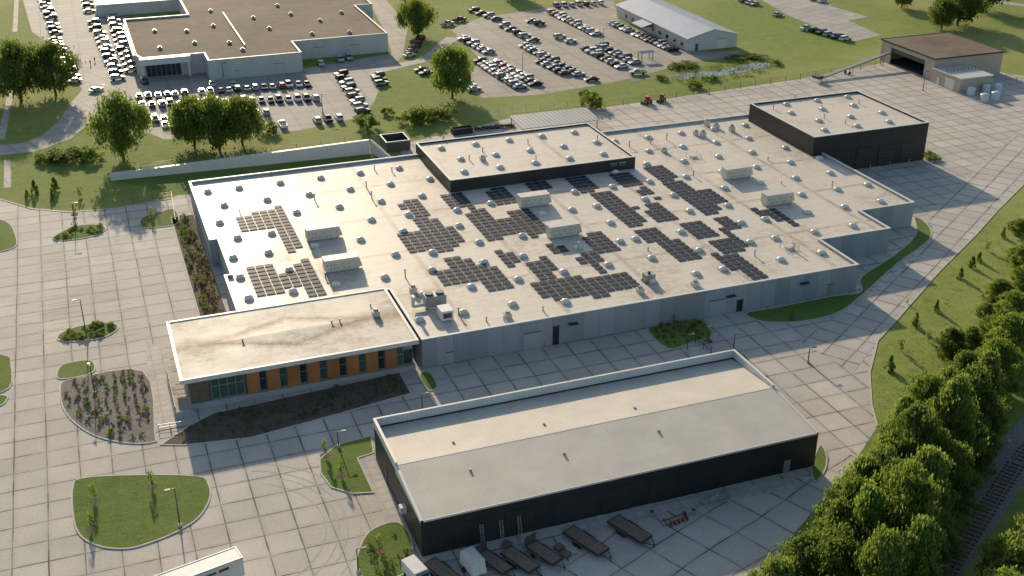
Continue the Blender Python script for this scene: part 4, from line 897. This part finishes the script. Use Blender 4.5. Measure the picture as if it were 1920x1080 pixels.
for k in range(9):
    q=G(895+k*8,244-k*.8); t=thing('scrap_pile',f'low dark heap of scrap timber behind the warehouse, {ORD[k]} from left','scrap',q,rnd.random()*3); mb=MB()
    for i in range(7): a=rnd.random()*3.1; mb.tube((-math.cos(a),-math.sin(a),.15+.1*i),(math.cos(a),math.sin(a),.2+.1*i),.12,n=5)
    mb.build('timber','tie',t,False)
def person(px,py,shirt,lab,rz):
    q=G(px,py); root=thing('person',lab,'person',(q.x,q.y,.04),rz)
    v=[(0,0,.95),(0,0,1.2),(0,0,1.42),(0,0,1.53),(0,.02,1.66),(.1,0,.9),(.11,.12,.5),(.11,.05,.07),(.11,.22,.04),(-.1,0,.9),(-.11,-.1,.5),(-.11,-.25,.1),(-.11,-.1,.04),(.2,0,1.4),(.26,-.06,1.12),(.27,.06,.86),(-.2,0,1.4),(-.26,.08,1.12),(-.27,.16,.88)]
    e=[(0,1),(1,2),(2,3),(3,4),(0,5),(5,6),(6,7),(7,8),(0,9),(9,10),(10,11),(11,12),(2,13),(13,14),(14,15),(2,16),(16,17),(17,18)]
    rad=[.15,.14,.13,.06,.11,.09,.065,.045,.035,.09,.065,.045,.035,.06,.045,.035,.06,.045,.035]
    me=bpy.data.meshes.new('body'); me.from_pydata(v,e,[]); me.materials.append(M['skin']); o=bpy.data.objects.new('body',me); C.objects.link(o); o.parent=root
    md=o.modifiers.new('skin','SKIN'); 
    for i,sv in enumerate(me.skin_vertices[0].data if me.skin_vertices else []): sv.radius=(rad[i],rad[i]*.85)
    o.modifiers.new('sub','SUBSURF').levels=1
    MB().frus((-.2,.2,-.14,.14),.9,(-.24,.24,-.14,.14),1.44).build('shirt',shirt,root,False)
    for s,y in ((1,.06),(-1,-.06)): MB().tube((s*.1,0,.95),(s*.115,y*2,.12),.11,.08).build('trouser_leg','blue',root,False)
person(170,122,'red','person in a red top walking on the dealership drive, left of two',1.); person(178,116,'dgrey','person in a dark top walking on the dealership drive, right of two',.6)

# ---------------- light, sky, camera
EL,AZ=R(18.5),R(2)
sd=Vector((math.sin(AZ)*math.cos(EL),math.cos(AZ)*math.cos(EL),math.sin(EL)))
ld=bpy.data.lights.new('sun','SUN'); ld.energy=5.; ld.angle=R(.9); ld.color=(1,.84,.62); lo=bpy.data.objects.new('sun',ld); C.objects.link(lo); lo.rotation_euler=sd.to_track_quat('Z','Y').to_euler()
w=bpy.data.worlds.new('World'); S.world=w; w.use_nodes=True; nt=w.node_tree; bg=nt.nodes['Background']; sk=nt.nodes.new('ShaderNodeTexSky'); sk.sky_type='NISHITA'; sk.sun_disc=False; sk.sun_elevation=EL; sk.sun_rotation=AZ; sk.air_density=1.3; sk.dust_density=1.2; sk.ozone_density=2.2
nt.links.new(sk.outputs[0],bg.inputs[0]); bg.inputs[1].default_value=.13
cam=bpy.data.cameras.new('camera'); co=bpy.data.objects.new('camera',cam); C.objects.link(co); co.location=(0,0,H)
fd=Vector((SY*CT,CY*CT,-ST)); co.rotation_euler=fd.to_track_quat('-Z','Y').to_euler(); cam.lens=F/1920*36; cam.sensor_width=36; cam.clip_end=8000; cam.clip_start=1
S.camera=co
S.view_settings.view_transform='Standard'; S.view_settings.look='None'; S.view_settings.exposure=0
print('CARS',NC,'DOMES',len(DOMES))
